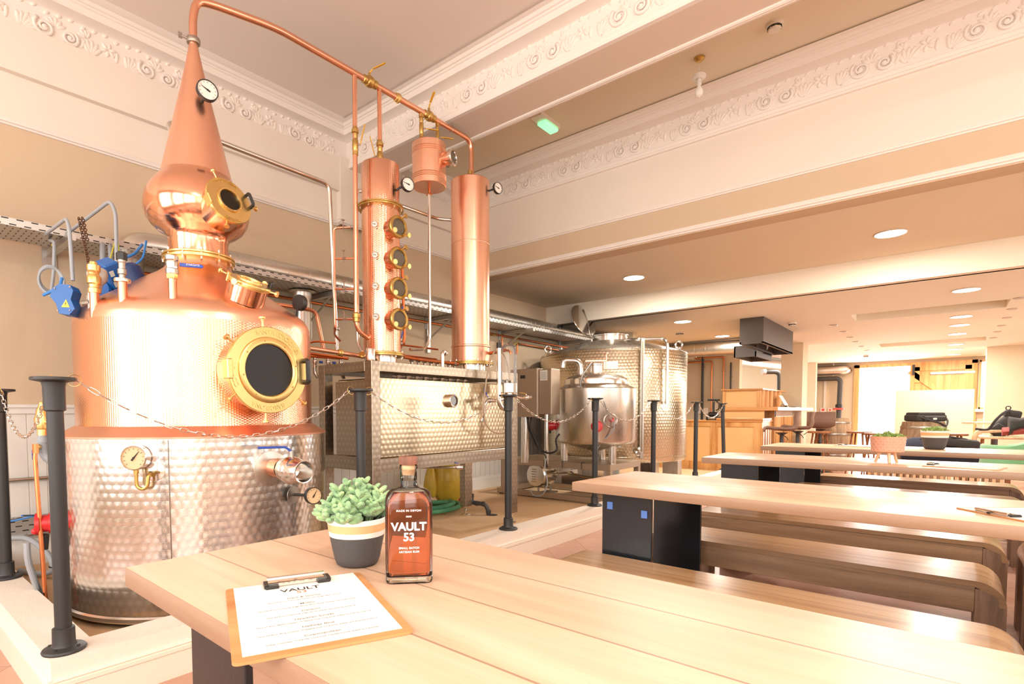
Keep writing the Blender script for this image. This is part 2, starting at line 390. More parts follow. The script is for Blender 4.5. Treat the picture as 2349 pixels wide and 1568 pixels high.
n = NT('bottle glass'); mixn = n.t.nodes.new('ShaderNodeMixShader'); tr = n.t.nodes.new('ShaderNodeBsdfTransparent'); gl = n.t.nodes.new('ShaderNodeBsdfGlossy'); fr = n.t.nodes.new('ShaderNodeFresnel'); fr.inputs[0].default_value = 1.5; gl.inputs['Roughness'].default_value = .02
tr.inputs[0].default_value = (.96, .97, .95, 1)
n.t.links.new(fr.outputs[0], mixn.inputs[0]); n.t.links.new(tr.outputs[0], mixn.inputs[1]); n.t.links.new(gl.outputs[0], mixn.inputs[2]); n.t.links.new(mixn.outputs[0], n.t.nodes['Material Output'].inputs[0]); M['bottle_glass'] = n.m
WINW = 50; SIDEA = 8; SIDEB = 10; SIDEC = 60; DOORW = 420; DLW = 32; NEARW = 40; WORLDW = 1.5; EXPO = .36
# ================================================================ the room
WX = -4.62; ZC = 3.88; ZC2 = 3.82; ZC3 = 2.665; ZC4 = 2.395
YN = -2.6; YB1 = 3.43; YB2 = 3.80; YL = 5.03; YF = 7.1; YE = 18.1; XR = 4.2
struct('floor', MB().box(WX-.2, YN-.2, -.1, XR+.2, YE+1.6, 0), M['tile'], 'terracotta tiled floor')
struct('platform_floor', MB().box(WX, .56, 0, -2.49, 9.9, .06), M['deck'], 'sandy screed floor inside the white kerb')
struct('wall_left', MB().box(WX-.2, YN-.2, -.1, WX, 12.2, 4.2), M['wall'], 'taupe left wall behind the still')
m = MB()                                                           # white upper wall, its step and the pier under the beam
m.box(WX, YN, 2.985, WX+.012, YL, 3.9); m.box(WX, YN, 3.265, WX+.06, YB1-.12, 3.58); m.box(WX, YB2+.1, 3.265, WX+.06, YL, 3.58)
m.box(WX, YB1-.13, 2.985, WX+.07, YB2+.02, 3.6)
struct('trim_1', m, M['white'], 'white upper wall band and beam pier')
def sweep(mb, prof, a, b, along, base, sgn):
    # prof = (projection, z); along 'Y': wall at x=base; along 'X': wall at y=base
    r = []
    for t in (a, b):
        r.append([((base+sgn*d, t, z) if along == 'Y' else (t, base+sgn*d, z)) for d, z in prof])
    mb.loft(r, False)
def corn(z, top):
    return [(0, z-.375), (.03, z-.372), (.035, z-.355), (.02, z-.345), (.022, z-.33), (.03, z-.32), (.022, z-.315), (.014, z-.31), (.014, z-.112), (.03, z-.105), (.12, z-.1), (.125, z-.055), (.135, z-.05), (.14, z-.04), (.152, z-.036), (.165, z-.018), (.2, z-.012), (top, z), (0, z)]
RAIL = [(0, 0), (.012, .002), (.016, .012), (.026, .016), (.03, .03), (.022, .036), (.03, .045), (0, .05)]
m = MB()
sweep(m, corn(ZC, .225), YN, YB1, 'Y', WX+.01, 1); sweep(m, corn(ZC2, .2), YB2, YL, 'Y', WX+.01, 1)
struct('trim_2', m, M['plaster'], 'moulded cornice of the left wall')
m = MB(); sweep(m, corn(ZC, .16), WX, XR, 'X', YB1, -1); struct('trim_3', m, M['plaster'], 'moulded cornice on the near ceiling beam')
m = MB(); sweep(m, corn(ZC2, .18), WX, XR, 'X', YL, -1); struct('trim_4', m, M['plaster'], 'moulded cornice above the wide lintel')
m = MB()
sweep(m, [(d, z+2.935) for d, z in RAIL], YN, YB1-.13, 'Y', WX, 1); sweep(m, [(d, z+2.935) for d, z in RAIL], YB2+.02, YL, 'Y', WX, 1)
sweep(m, [(d, z+2.935) for d, z in RAIL], YB1-.16, YB2+.05, 'Y', WX+.07, 1); sweep(m, [(d, z+2.935) for d, z in RAIL], WX, WX+.1, 'X', YB1-.13, -1)
sweep(m, [(d, z+2.935) for d, z in RAIL], WX, XR, 'X', YL, -1)
sweep(m, [(d*1.1, z*1.1+2.672) for d, z in RAIL], WX+.0, XR, 'X', YL, -1)
struct('trim_5', m, M['plaster'], 'picture rail mouldings')
# ornament of the friezes: acanthus fans and scrolls
def motif():
    mb = MB()
    def leaf(x, z, ang, L, w, t=.012):
        mb.ball((x+math.cos(ang)*L/2, 0, z+math.sin(ang)*L/2), (L/2, t, w/2), 8, Matrix.Rotation(-ang, 3, 'Y'))
    def scroll(x, z, R, s, a0):
        pts = []
        for i in range(20):
            t = i/19; a = a0+s*t*3.3*PI; r = R*(1-.82*t); pts.append((x+r*math.cos(a), -.006-.006*t, z+r*math.sin(a)))
        mb.tube(pts, [.013-.006*i/19 for i in range(20)], 6)
    scroll(.16, .075, .062, 1, 2.2); scroll(.30, .07, .052, -1, .9); mb.ball((.16, -.01, .075), (.018, .012, .018), 8); mb.ball((.30, -.01, .07), (.016, .012, .016), 8)
    for k in range(6): leaf(.03, .01, .35+k*.27, .13+.02*math.sin(k), .03)
    for k in range(5): leaf(.42, .012, .8+k*.32, .12, .03)
    for k in range(6): leaf(.53, .1, k*PI/3+.3, .055, .026, .014)
    for k in range(5): leaf(.22, .1, .5+k*.5, .075, .028)
    for k in range(4): leaf(.40, .12, 1.2+k*.55, .06, .026)
    for k in range(9): leaf(.02+k*.068, .172+.01*math.sin(k*2.1), .6, .045, .026)
    for x, a in ((.1, 1.9), (.36, 1.2), (.47, 2.3), (.58, 1.5)): leaf(x, .03, a, .09, .026)
    me = mb.mesh('tmp'); v = [tuple(p.co) for p in me.vertices]; f = [tuple(p.vertices) for p in me.polygons]; bpy.data.meshes.remove(me); return v, f
MV, MF = motif()
def frieze(name, a, b, put, label):
    P = .62; n = max(1, round((b-a)/P)); k = (b-a)/n/P; vs = []; fs = []
    for i in range(n):
        o = len(vs); vs += [put(a+(i*P+x)*k, y, z) for x, y, z in MV]; fs += [tuple(o+t for t in f) for f in MF]
    me = bpy.data.meshes.new(name); me.from_pydata(vs, [], fs); me.update(); me.shade_smooth()
    o = bpy.data.objects.new(name, me); C.objects.link(o); me.materials.append(M['plaster']); tag(o, label, 'building', None, 'structure')
frieze('trim_6', .2, YB1-.14, lambda t, d, z: (WX+.022-d, t, ZC-.31+z), 'scrolled leaf frieze of the left wall')
frieze('trim_7', YB2+.02, YL-.12, lambda t, d, z: (WX+.022-d, t, ZC2-.31+z), 'scrolled leaf frieze of the far left bay')
frieze('trim_8', WX+.15, .8, lambda t, d, z: (t, YB1-.012+d, ZC-.31+z), 'scrolled leaf frieze on the near beam')
frieze('trim_9', WX+.15, 1.2, lambda t, d, z: (t, YL-.012+d, ZC2-.31+z), 'scrolled leaf frieze above the lintel')
struct('ceiling', MB().box(WX-.2, YN-.2, ZC, XR+.2, YB1+.02, ZC+.2), M['ceil'], 'near plaster ceiling')
struct('ceiling_beam', MB().box(WX-.1, YB1, 3.505, XR+.2, YB2, 4.1), M['beam_pink'], 'near plaster ceiling beam')
m = MB(); sweep(m, [(0, 3.51), (0, 3.495), (.012, 3.488), (.02, 3.494), (.028, 3.488), (.045, 3.49), (.05, 3.51)], WX, XR, 'X', YB2-.06, 1); struct('trim_10', m, M['plaster'], 'bead under the near beam')
struct('ceiling_middle', MB().box(WX-.2, YB2-.02, ZC2, XR+.2, YL+.05, ZC2+.2), M['ceil_tan'], 'tan ceiling between the beams')
struct('wall_lintel', MB().box(WX-.1, YL, ZC3, XR+.2, YL+.2, 4.05), M['wall'], 'taupe lintel across the room')
struct('trim_11', MB().box(WX-.05, YL-.008, 2.985, XR, YL+.02, 3.85), M['white'], 'white band of the lintel')
struct('ceiling_lower', MB().box(WX-.2, YL+.1, ZC3, XR+.2, YF+.05, ZC3+.2), M['ceil_tan'], 'lower ceiling past the lintel')
struct('ceiling_step', MB().box(WX-.1, YF, ZC4, XR+.2, YF+.15, ZC3+.1), M['beam_cream'], 'cream step in the ceiling')
m = MB(); xs = (-.99, .58); ys = ((9.12, 9.8), (13.4, 14.1)); yy = [YF+.1, ys[0][0], ys[0][1], ys[1][0], ys[1][1], YE+1.6]
for i in range(5):
    if i in (1, 3): m.box(WX-.2, yy[i], ZC4, xs[0], yy[i+1], ZC4+.2); m.box(xs[1], yy[i], ZC4, XR+.2, yy[i+1], ZC4+.2)
    else: m.box(WX-.2, yy[i], ZC4, XR+.2, yy[i+1], ZC4+.2)
m.box(xs[0]-.1, 9, ZC4+.2, xs[1]+.1, 14.3, ZC4+.25)
struct('ceiling_far', m, M['ceil_far'], 'cream far ceiling with two recessed slots', 0)
# left wall dressing
m = MB().box(WX, YN, 0, WX+.012, 9.9, 1.12)
for i in range(120):
    y = YN+.1*i
    if y < 9.8: m.box(WX+.012, y+.004, .24, WX+.017, y+.096, 1.075)
m.box(WX, YN, 1.075, WX+.03, 9.9, 1.115); m.box(WX, YN, 1.115, WX+.042, 9.9, 1.135); m.box(WX, YN, 0, WX+.026, 9.9, .2); m.box(WX, YN, .2, WX+.02, 9.9, .235)
struct('baseboard_left', m, M['dado'], 'white tongue and groove dado panelling')
# kerb
m = MB()
m.prism([(-4.62, .445), (-2.34, .445), (-2.34, 8.98), (-2.5, 8.98), (-2.5, .6), (-4.62, .6)], 0, .2)
kerb = struct('kerb', m, M['stucco'], 'white rendered kerb around the still platform')
m = MB(); KP = [(0, 0), (.014, 0), (.014, .098), (.01, .1), (.01, .104), (.018, .106), (.018, .12), (.01, .124), (.016, .13), (.01, .136), (0, .138)]
sweep(m, KP, .43, 8.98, 'Y', -2.34, 1); sweep(m, KP, -4.62, -2.326, 'X', .445, -1)
struct('trim_12', m, M['skirt'], 'moulded skirting board on the kerb')
# right wall, near wall with the shop windows, far wall
m = MB()
for a, b in ((YN-.2, -1.9), (1.6, 2.2), (6.2, 8.0), (11.6, YE+1.6)): m.box(XR, a, 0, XR+.2, b, 4.1)
for a, b in ((-1.9, 1.6), (2.2, 6.2), (8.0, 11.6)): m.box(XR, a, 0, XR+.2, b, .7); m.box(XR, a, 3.2 if a < 7 else 2.2, XR+.2, b, 4.1)
struct('wall_right', m, M['wall_far'], 'right wall')
m = MB(); WN = [(-4.2, -2.35), (-1.95, -.1), (.3, 2.1), (2.5, 4.0)]
m.box(WX-.2, YN-.2, 0, XR+.2, YN, .5); m.box(WX-.2, YN-.2, 3.45, XR+.2, YN, 4.1)
e = [WX-.2]+[t for w in WN for t in w]+[XR+.2]
for i in range(0, len(e), 2): m.box(e[i], YN-.2, .5, e[i+1], YN, 3.45)
struct('wall_near', m, M['wall_far'], 'shop front wall behind the camera')
for i, (a, b) in enumerate(WN):
    m = MB()
    for x0, x1, z0, z1 in ((a, a+.06, .5, 3.45), (b-.06, b, .5, 3.45), (a, b, .5, .58), (a, b, 3.37, 3.45), (a, b, 2.5, 2.56)): m.box(x0, YN-.14, z0, x1, YN-.06, z1)
    struct('window_%d' % (i+1), m, M['dado'], 'shop front window frame')
    L = bpy.data.lights.new('daylight', 'AREA'); L.shape = 'RECTANGLE'; L.size = b-a-.12; L.size_y = 2.78; L.energy = WINW; L.color = (1, .97, .93)
    o = bpy.data.objects.new('window_daylight', L); C.objects.link(o); o.location = ((a+b)/2, YN-.15, 1.975); o.rotation_euler = (PI/2, 0, 0)
for a, b, z1, SIDEW in ((-1.9, 1.6, 3.2, SIDEA), (2.2, 6.2, 3.2, SIDEB), (8.0, 11.6, 2.2, SIDEC)):
    L = bpy.data.lights.new('daylight', 'AREA'); L.shape = 'RECTANGLE'; L.size = z1-.75; L.size_y = b-a-.1; L.energy = SIDEW; L.color = (1, .97, .93)
    o = bpy.data.objects.new('side_daylight', L); C.objects.link(o); o.location = (XR+.1, (a+b)/2, (z1+.7)/2); o.rotation_euler = (0, PI/2, 0)
m = MB(); DX0, DX1, DXB = -1.84, -.56, .62
m.box(WX-.2, YE, 0, DX0, YE+.25, ZC4+.1); m.box(DX0, YE, 2.32, DXB, YE+.25, ZC4+.1); m.box(DXB, YE, 0, .67, YE+.25, ZC4+.1); m.box(.67, YE, 2.28, .95, YE+.25, ZC4+.1); m.box(.67, YE, 0, .95, YE+.25, 1.12); m.box(.95, YE, 0, XR+.2, YE+.25, ZC4+.1)
struct('wall_far', m, M['wall_far'], 'stone coloured far wall with the open doorway')
m = MB(); m.box(DX0, YE-.06, 0, DX0+.12, YE+.1, 2.32); m.box(DX0, YE-.06, 2.24, DXB, YE+.1, 2.32); m.box(DXB-.1, YE-.06, 0, DXB, YE+.1, 2.32); m.box(DX1-.09, YE-.05, 0, DX1+.0, YE+.1, 2.28)
d1 = struct('door_1', m, M['pine'], 'pine door frame around the bright opening')
m = MB(); m.box(DX1, YE-.02, .02, DXB-.1, YE+.03, 2.24); bd = part(d1, 'door_leaf', m, M['pine'], 'knotty pine door leaf')
m = MB(); m.box(DX1, YE-.05, 2.1, DXB-.1, YE-.02, 2.24); m.box(DX1, YE-.05, 1.8, DX1+.1, YE-.02, 2.2); m.box(DXB-.22, YE-.05, .1, DXB-.1, YE-.02, 2.2)
m.obox((-.1, YE-.035, 1.6), (1.5, .03, .12), Matrix.Rotation(.72, 3, 'Y')); part(bd, 'ledge', m, M['pine'])
m = MB(); m.box(-.25, YE-.065, 2.0, DXB-.04, YE-.05, 2.05); part(bd, 'strap_hinge', m, M['galv'], 'pale steel strap hinge')
m = MB(); m.box(DX1-.05, YE-.09, 2.0, DX1, YE-.05, 2.26); part(d1, 'bolt', m, M['black'])
w = MB(); w.box(.66, YE-.03, 1.12, .69, YE+.1, 2.3); w.box(.66, YE-.03, 1.12, .95, YE+.1, 1.16); w.box(.66, YE-.03, 2.26, .95, YE+.1, 2.3); w = struct('window_5', w, M['pine'], 'slim pine window beside the barn door')
part(w, 'sill', MB().box(.6, YE-.12, 1.05, .95, YE, 1.12), M['dado'], 'white sill')
L = bpy.data.lights.new('daylight', 'AREA'); L.shape = 'RECTANGLE'; L.size = 3.2; L.size_y = 2.5; L.energy = DOORW; o = bpy.data.objects.new('door_daylight', L); C.objects.link(o); o.location = (-.8, YE+.9, 1.3); o.rotation_euler = (-PI/2, 0, 0)
struct('wall_right_pier', MB().box(.665, 15.53, 0, XR, 15.9, ZC4+.1), M['wall_far'], 'stone wall nib right of the doorway')
struct('pier', MB().box(-2.42, 12.1, 0, -2.05, 12.6, ZC4+.05), M['wall_far'], 'square pier beside the bar')
struct('wall_back', MB().box(WX-.2, 12.2, 0, -3.2, 12.4, ZC4+.1), M['wall_far'], 'pale wall carrying the copper pipes')
struct('wall_bulkhead', MB().box(WX, 8.6, 2.12, -3.9, 8.75, ZC4+.05).box(WX, 8.75, 2.2, -4.1, 12.2, ZC4+.05), M['wall_far'], 'boxed bulkhead above the big tank')
struct('partition', MB().box(-.67, 13.0, 0, .42, 13.12, 1.455), M['wall_far'], 'low cream partition in front of the barn door')
struct('wall_room_behind', MB().box(WX-.2, 17.2, 0, -2.6, 17.4, ZC4+.1), M['wall_far'], 'far store wall seen past the pier')
# ================================================================ stanchions and chains
def post_proto():
    t = thing('stanchion_post', 'x', 'post')
    part(t, 'base_flange', MB().lathe([(0, 0), (.068, 0), (.07, .006), (.066, .012), (.04, .02), (.036, .03), (.035, .085), (.03, .088), (0, .088)], n=28), M['black'])
    part(t, 'pole', MB().lathe([(.0265, .08), (.0265, .93)], n=24), M['black'])
    part(t, 'top_flange', MB().lathe([(.0265, .88), (.034, .885), (.035, .97), (.038, .985), (.07, .992), (.071, .998), (.069, 1.003), (0, 1.003)], n=28), M['black'])
    for a in (.8, 2.36, 3.93, 5.5): part(t, 'screw', MB().cyl((.05*math.cos(a), .05*math.sin(a), .01), (.05*math.cos(a), .05*math.sin(a), .02), .006, n=8), M['black'])
    return t
PY = [.504, 1.872, 3.228, 4.566, 5.916, 7.3, 8.66]
PL = ['tall black pole stanchion on the kerb corner nearest the camera', 'black pole stanchion on the kerb between the still and the steel stand', 'black pole stanchion in front of the right end of the steel stand', 'black pole stanchion in front of the small polished tank', 'black pole stanchion in front of the large dimpled tank', 'black pole stanchion at the right edge of the large tank', 'last black pole stanchion at the bar end of the kerb']
POSTS = []
pp = post_proto(); pp.location = (-2.43, PY[0], .2); pp['label'] = PL[0]; pp['group'] = 'black stanchion posts on the kerb'; POSTS.append(pp)
for y, l in zip(PY[1:], PL[1:]): POSTS.append(dup(pp, (-2.43 if y < 8 else -2.46, y, .2), .3*y, l))
POSTS[-1].rotation_euler = (.02, -.035, 0)
dup(pp, (-3.75, .54, .2), 1, 'black pole stanchion cut by the left edge of the picture')
def chain(a, b, sag, label):
    a = V(a); b = V(b); n = max(6, int(((b-a).length*1.0+sag*sag*2)/.034)); t = thing('barrier_chain', label, 'chain', (a+b)/2, 'zinc chains slung between the stanchions'); m = MB()
    pts = [a.lerp(b, i/n)-Vector((0, 0, sag*(1-(2*i/n-1)**2))) for i in range(n+1)]
    for i in range(n):
        p, q = pts[i], pts[i+1]; d = (q-p).normalized(); L = (q-p).length; up = Vector((0, 0, 1)); s = d.cross(up).normalized(); u = s.cross(d)
        if i % 2: s, u = u, s
        c = (p+q)/2; hl = L*.62; w = .0075
        path = [c+d*(hl*(.55 if j in (1, 3, 5, 7) else 1)*x)+s*(w*y) for j, (x, y) in enumerate([(1, 0), (1.2, .9), (0, 1), (-1.2, .9), (-1, 0), (-1.2, -.9), (0, -1), (1.2, -.9)])]
        m.tube(path, .0021, 5, closed=True)
    part(t, 'links', m, M['chain'])
    for e, o in ((a, b), (b, a)):
        h = (o-e).normalized(); h.z = 0; part(t, 'split_ring', MB().torus(e-h*.014+Vector((0, 0, .004)), .022, .0016, Vector((-h.y, h.x, .25)), 20, 5), M['brass'])
CL = ['long chain sagging across the copper still from the corner post', 'chain sagging across the engine turned panel of the steel stand', 'chain sagging in front of the control cabinet', 'chain sagging over the right half of the small polished tank', 'chain sagging in front of the large dimpled tank', 'short chain sagging in front of the blender']
for i in range(6):
    chain((-2.43, PY[i]+.075, 1.19), (-2.43 if i < 5 else -2.46, PY[i+1]-.075, 1.19), (.225, .18, .2, .205, .2, .2)[i], CL[i])
chain((-2.505, .506, 1.19), (-3.675, .54, 1.19), .22, 'chain hanging at the left edge beside the brass valve')
# ================================================================ helpers for plant fittings
def gauge(par, name, c, d, r, case, dial='white_dial', depth=.03, ang=.6, stem=None):
    c = V(c); d = V(d).normalized(); F = frame(d)
    m = MB().lathe([(0, -depth), (r*.9, -depth), (r, -depth*.85), (r, .002), (r*.93, .006), (r*.9, 0)], c, d, 32)
    if stem: m.tube(stem+[c-d*depth*.9], .008, 8)
    g = part(par, name, m, M[case])
    part(g, 'dial', MB().lathe([(0, 0), (r*.91, 0)], c-d*.001, d, 28), M[dial])
    n = MB(); u = F @ Vector((math.cos(ang), math.sin(ang), 0)); n.tube([c+d*.0015-u*r*.25, c+d*.0015+u*r*.7], [.0035*r/.04, .0008], 5); n.cyl(c, c+d*.004, r*.09, n=10)
    for k in range(11):
        a = -.8+k*.47; w = F @ Vector((math.cos(a), math.sin(a), 0)); n.tube([c+d*.001+w*r*.66, c+d*.001+w*r*.8], r*.014, 4)
    part(g, 'needle', n, M['ink']); return g
def lever(mb, c, d, L, w=.016, t=.004, up=None):
    c = V(c); d = V(d).normalized(); up = V(up or (0, 0, 1)); s = d.cross(up).normalized(); u = s.cross(d)
    R = Matrix((d, s, u)).transposed(); mb.obox(c+d*L*.55, (L*.9, w, t), R, .0015); mb.ball(c+d*L, (w*.5, w*.5, t*.6), 8, R); return mb
def ballvalve(par, c, d, r, L, body='steel_dark', hd=(0, 0, 1), hcol='blue_handle', hdir=None, hl=.09):
    c = V(c); d = V(d).normalized(); a = c-d*L/2
    m = MB().lathe([(0, 0), (r*.95, 0), (r*.95, L*.2), (r*1.25, L*.3), (r*1.3, L*.5), (r*1.25, L*.7), (r*.95, L*.8), (r*.95, L), (0, L)], a, d, 16)
    hd = V(hd).normalized(); m.cyl(c, c+hd*r*2.0, r*.35, n=10)
    v = part(par, 'ball_valve', m, M[body]); hdir = V(hdir) if hdir is not None else d
    h = MB(); h.tube([c+hd*r*1.9, c+hd*r*2.2+hdir*hl*.2], r*.22, 6); lever(h, c+hd*r*2.3+hdir*hl*.15, hdir, hl*.85, r*.75, .004, hd); part(v, 'lever', h, M[hcol]); return v
def knob(par, base, tip, r, name='clamp_knob', mat='brass'):
    base = V(base); tip = V(tip); d = tip-base; L = d.length
    part(par, name, MB().lathe([(0, 0), (r*.3, 0), (r*.3, L*.7), (r*.55, L*.72), (r*.55, L*.8), (r*.95, L*.84), (r, L*.9), (r*.95, L), (0, L)], base, d, 16), M[mat])
def dome_text(mb, s, c, d, R, size, bold=.0, rot=0., up=.002):
    F = frame(d); M4 = Matrix.Translation(V(c)+V(d).normalized()*up) @ F.to_4x4() @ Matrix.Rotation(rot, 4, 'Z'); mb.text(s, M4, size, .0008, bold, curve=R)
# ================================================================ the copper pot still
SX, SY = -3.261, 1.378
still = thing('pot_still', 'large hammered copper pot still on an engine turned steel jacket', 'still', (SX, SY, .06))
A = (SX, SY, 0)
j = part(still, 'steel_jacket', MB().lathe([(.66, .1), (.682, .12), (.683, .952), (.66, .956)], A, n=96), M['turned'], 'engine turned steel jacket')
part(j, 'base_rim', MB().lathe([(.6, .06), (.62, .085), (.688, .09), (.697, .1), (.695, .115), (.684, .122)], A, n=96), M['steel'])
part(j, 'seam', MB().box(SX+.683*math.cos(-.62)-.002, SY+.683*math.sin(-.62)-.002, .125, SX+.683*math.cos(-.62)+.002, SY+.683*math.sin(-.62)+.002, .95), M['steel_dark'])
part(still, 'skirt_flange', MB().lathe([(.67, .95), (.687, .953), (.688, .962), (.625, 1.002), (.607, 1.012)], A, n=96), M['copper_satin'])
part(still, 'pot_body', MB().lathe([(.612, 1.006), (.607, 1.02), (.607, 1.515), (.606, 1.532)], A, n=128), M['copper_hammer'], 'hammered copper body')
part(still, 'pot_shoulder', MB().lathe([(.606, 1.53), (.603, 1.56), (.594, 1.588), (.575, 1.615), (.53, 1.65), (.484, 1.68), (.42, 1.72), (.357, 1.765), (.28, 1.815), (.22, 1.852), (.182, 1.884), (.172, 1.9), (.166, 1.94)], A, n=96), M['copper_smooth'])
col = part(still, 'collar_ring', MB().lathe([(.16, 1.93), (.184, 1.932), (.19, 1.936), (.19, 1.946), (.18, 1.949), (.18, 1.952), (.19, 1.955), (.19, 1.964), (.184, 1.968), (.158, 1.97)], A, n=64), M['brass'], 'brass collar ring')
for k in range(12): a = k*PI/6+.2; part(col, 'bolt', MB().cyl((SX+.181*math.cos(a), SY+.181*math.sin(a), 1.918), (SX+.181*math.cos(a), SY+.181*math.sin(a), 1.982), .005, n=6), M['steel'])
part(still, 'onion_bulb', MB().lathe([(.158, 1.968), (.156, 2.04), (.16, 2.065), (.175, 2.085), (.205, 2.102), (.238, 2.128), (.262, 2.165), (.274, 2.21), (.274, 2.25), (.262, 2.3), (.238, 2.345), (.212, 2.378), (.192, 2.402), (.186, 2.415)], A, n=80), M['copper_beaten'], 'beaten copper onion bulb')
part(still, 'swan_cone', MB().lathe([(.187, 2.413), (.182, 2.43), (.163, 2.51), (.14, 2.61), (.117, 2.71), (.094, 2.81), (.072, 2.91), (.05, 3.01), (.032, 3.1), (.023, 3.15), (.022, 3.165)], A, n=64), M['copper_smooth'], 'tapering copper cone')
cl = part(still, 'neck_clamp', MB().lathe([(.022, 3.155), (.034, 3.158), (.037, 3.168), (.037, 3.178), (.034, 3.188), (.022, 3.19)], A, n=24), M['steel_dark'])
part(cl, 'wing_nut', MB().tube([(SX-.0, SY-.036, 3.172), (SX+.0, SY-.065, 3.172)], .006, 8).obox((SX, SY-.07, 3.172), (.006, .02, .03)), M['steel_dark'])
# round brass doors
def door(name, c, d, R, rg, neck, cap, size, nk, hang, label, tr=0., kr=.02):
    c = V(c); d = V(d).normalized(); F = frame(d)
    nb = part(still, name, MB().lathe([(R*.9, -neck), (R*.9, -.012)], c, d, 48), M['copper_beaten'], label)
    ring = part(nb, 'door_ring', MB().lathe([(rg*1.02, -.014), (R*.97, -.014), (R, -.01), (R, .006), (R*.985, .01), (rg*1.28, .011), (rg*1.26, .018), (rg*1.22, .021), (rg*1.04, .02), (rg*1.0, .014), (rg, 0)], c, d, 64), M['brass'], 'brass door ring')
    part(nb, 'door_glass', MB().lathe([(0, .006), (rg*1.02, .006)], c, d, 40), M['dark_glass'], 'dark sight glass')
    t = MB()
    if cap:
        for s, ro in cap: dome_text(t, s, c+d*.0105, d, R*.83, size, .0006, ro)
        for k in range(8):
            a = k*PI/4+.2; part(nb, 'ring_screw', MB().ball(c+F @ Vector((rg*1.13*math.cos(a), rg*1.13*math.sin(a), .021)), .004, 6), M['brass_dull'])
    if cap: part(nb, 'raised_lettering', t, M['brass'])
    for a in nk:
        e = Vector((math.cos(a), math.sin(a), 0)); knob(nb, c+F @ (e*R*.93), c+F @ (e*(R+kr*3.0))+d*.004, kr)
    h = F @ Vector((math.cos(hang), math.sin(hang), 0)); s = F @ Vector((-math.sin(hang), math.cos(hang), 0)); b = c+h*R*.93
    w = R*.26
    part(nb, 'handle', MB().tube([b-s*w+d*.008, b-s*w+d*.045, b+s*w+d*.045, b+s*w+d*.008], R*.045+.003, 8, .012), M['black_plastic'], 'black grab handle')
    hb = c-h*R*.97; part(nb, 'hinge_block', MB().obox(hb, (R*.13, R*.44, .05), Matrix((h, s, d)).transposed(), .004), M['brass'])
    return nb
# frame((1,0,0)): local x -> +Y (right in the picture), local y -> +Z
door('main_manway', (-2.545, 1.398, 1.285), (1, .03, 0), .214, .128, .14, [('SANTA EDICIONES', -.35), ('BARCELONA', PI-.05), ('COPPER', 1.75)], .03, (PI/2+.12, 2.55, 3.75, 4.62, 5.6), .02, 'large brass rimmed round door', 0, .016)
door('onion_manway', (-2.955, 1.412, 2.218), (1, .12, .28), .128, .056, .12, [('SANTA BRIGIDA', .1), ('DISTILLERS', PI)], .019, (1.95, .05, 4.45), .25, 'brass rimmed round door on the bulb', 0, .014)
door('top_manway', (-2.722, 1.40, 1.742), (.5, .1, 1), .108, .05, .1, [], .012, (.4, 2.2, 3.6, 5.2), -.5, 'brass lidded manway on the shoulder', 0, .016)
# jacket fittings
gauge(still, 'jacket_gauge', (SX+.735*math.cos(-.80), SY+.735*math.sin(-.80), .872), (.72, -.66, 0), .056, 'steel', 'cream_dial', .05, .9)
b = Vector((SX+.69*math.cos(-.80), SY+.69*math.sin(-.80), 0)); e = Vector((SX+.69*math.cos(-.72), SY+.69*math.sin(-.72), 0)); o_ = Vector((.7, -.7, 0))
part(still, 'siphon', MB().tube([(b.x+.02, b.y-.02, .825), (b.x+.02, b.y-.02, .74), (b.x+.035, b.y, .725), (b.x+.05, b.y+.015, .74), (b.x+.05, b.y+.02, .79), (e.x-.0, e.y-.0, .8), (e.x-.03, e.y+.03, .805)], .008, 8, .02).cyl((b.x+.02, b.y-.02, .80), (b.x+.02, b.y-.02, .83), .012, n=8).cyl((e.x+.012, e.y-.012, .799), (e.x+.045, e.y-.01, .794), .011, n=8), M['brass_dull'])
part(still, 'rosette', MB().lathe([(.045, 0), (.046, .003), (.044, .004), (0, .004)], (SX+.68*math.cos(-.71), SY+.68*math.sin(-.71), .805), (math.cos(-.71), math.sin(-.71), 0), 32), M['steel'])
part(still, 'outlet_plate', MB().lathe([(.088, 0), (.09, .003), (.086, .004), (0, .004)], (SX+.681, SY+.04, .79), (1, .0, 0), 48), M['steel_brush'])
part(still, 'outlet_pipe', MB().lathe([(.046, 0), (.046, .05), (.05, .052), (.05, .1)], (SX+.66, SY+.06, .795), (1, .02, -.03), 32), M['copper_pipe'])
part(still, 'outlet_bush', MB().lathe([(.04, .08), (.049, .082), (.049, .13)], (SX+.66, SY+.06, .795), (1, .02, -.03), 8), M['brass'])
ov = part(still, 'outlet_valve', MB().lathe([(.046, .12), (.062, .13), (.068, .16), (.07, .175), (.068, .178), (.068, .2), (.062, .225), (.056, .245), (.056, .285), (.053, .288), (.047, .287), (.045, .24), (.03, .2), (0, .19)], (SX+.66, SY+.06, .795), (1, .02, -.03), 40), M['steel'], 'large steel outlet valve')
h = MB().cyl((SX+.84, SY+.065, .85), (SX+.84, SY+.065, .885), .011, n=10); part(ov, 'stem', h, M['steel_dark'])
h = MB().tube([(SX+.84, SY+.065, .88), (SX+.83, SY+.04, .905), (SX+.82, SY-.1, .908)], .006, 8, .012); lever(h, (SX+.83, SY+.035, .906), (-.06, -1, 0), .13, .014, .007); part(ov, 'lever', h, M['blue_handle'], 'blue lever')
gauge(still, 'jacket_thermometer', (SX+.68*math.cos(.27)+.115, SY+.68*math.sin(.27)+.05, .637), (.93, -.15, .05), .045, 'black_plastic', 'cream_dial', .03, 1.0, [(SX+.67*math.cos(.27), SY+.67*math.sin(.27), .637), (SX+.68*math.cos(.27)+.06, SY+.68*math.sin(.27)+.03, .637)])
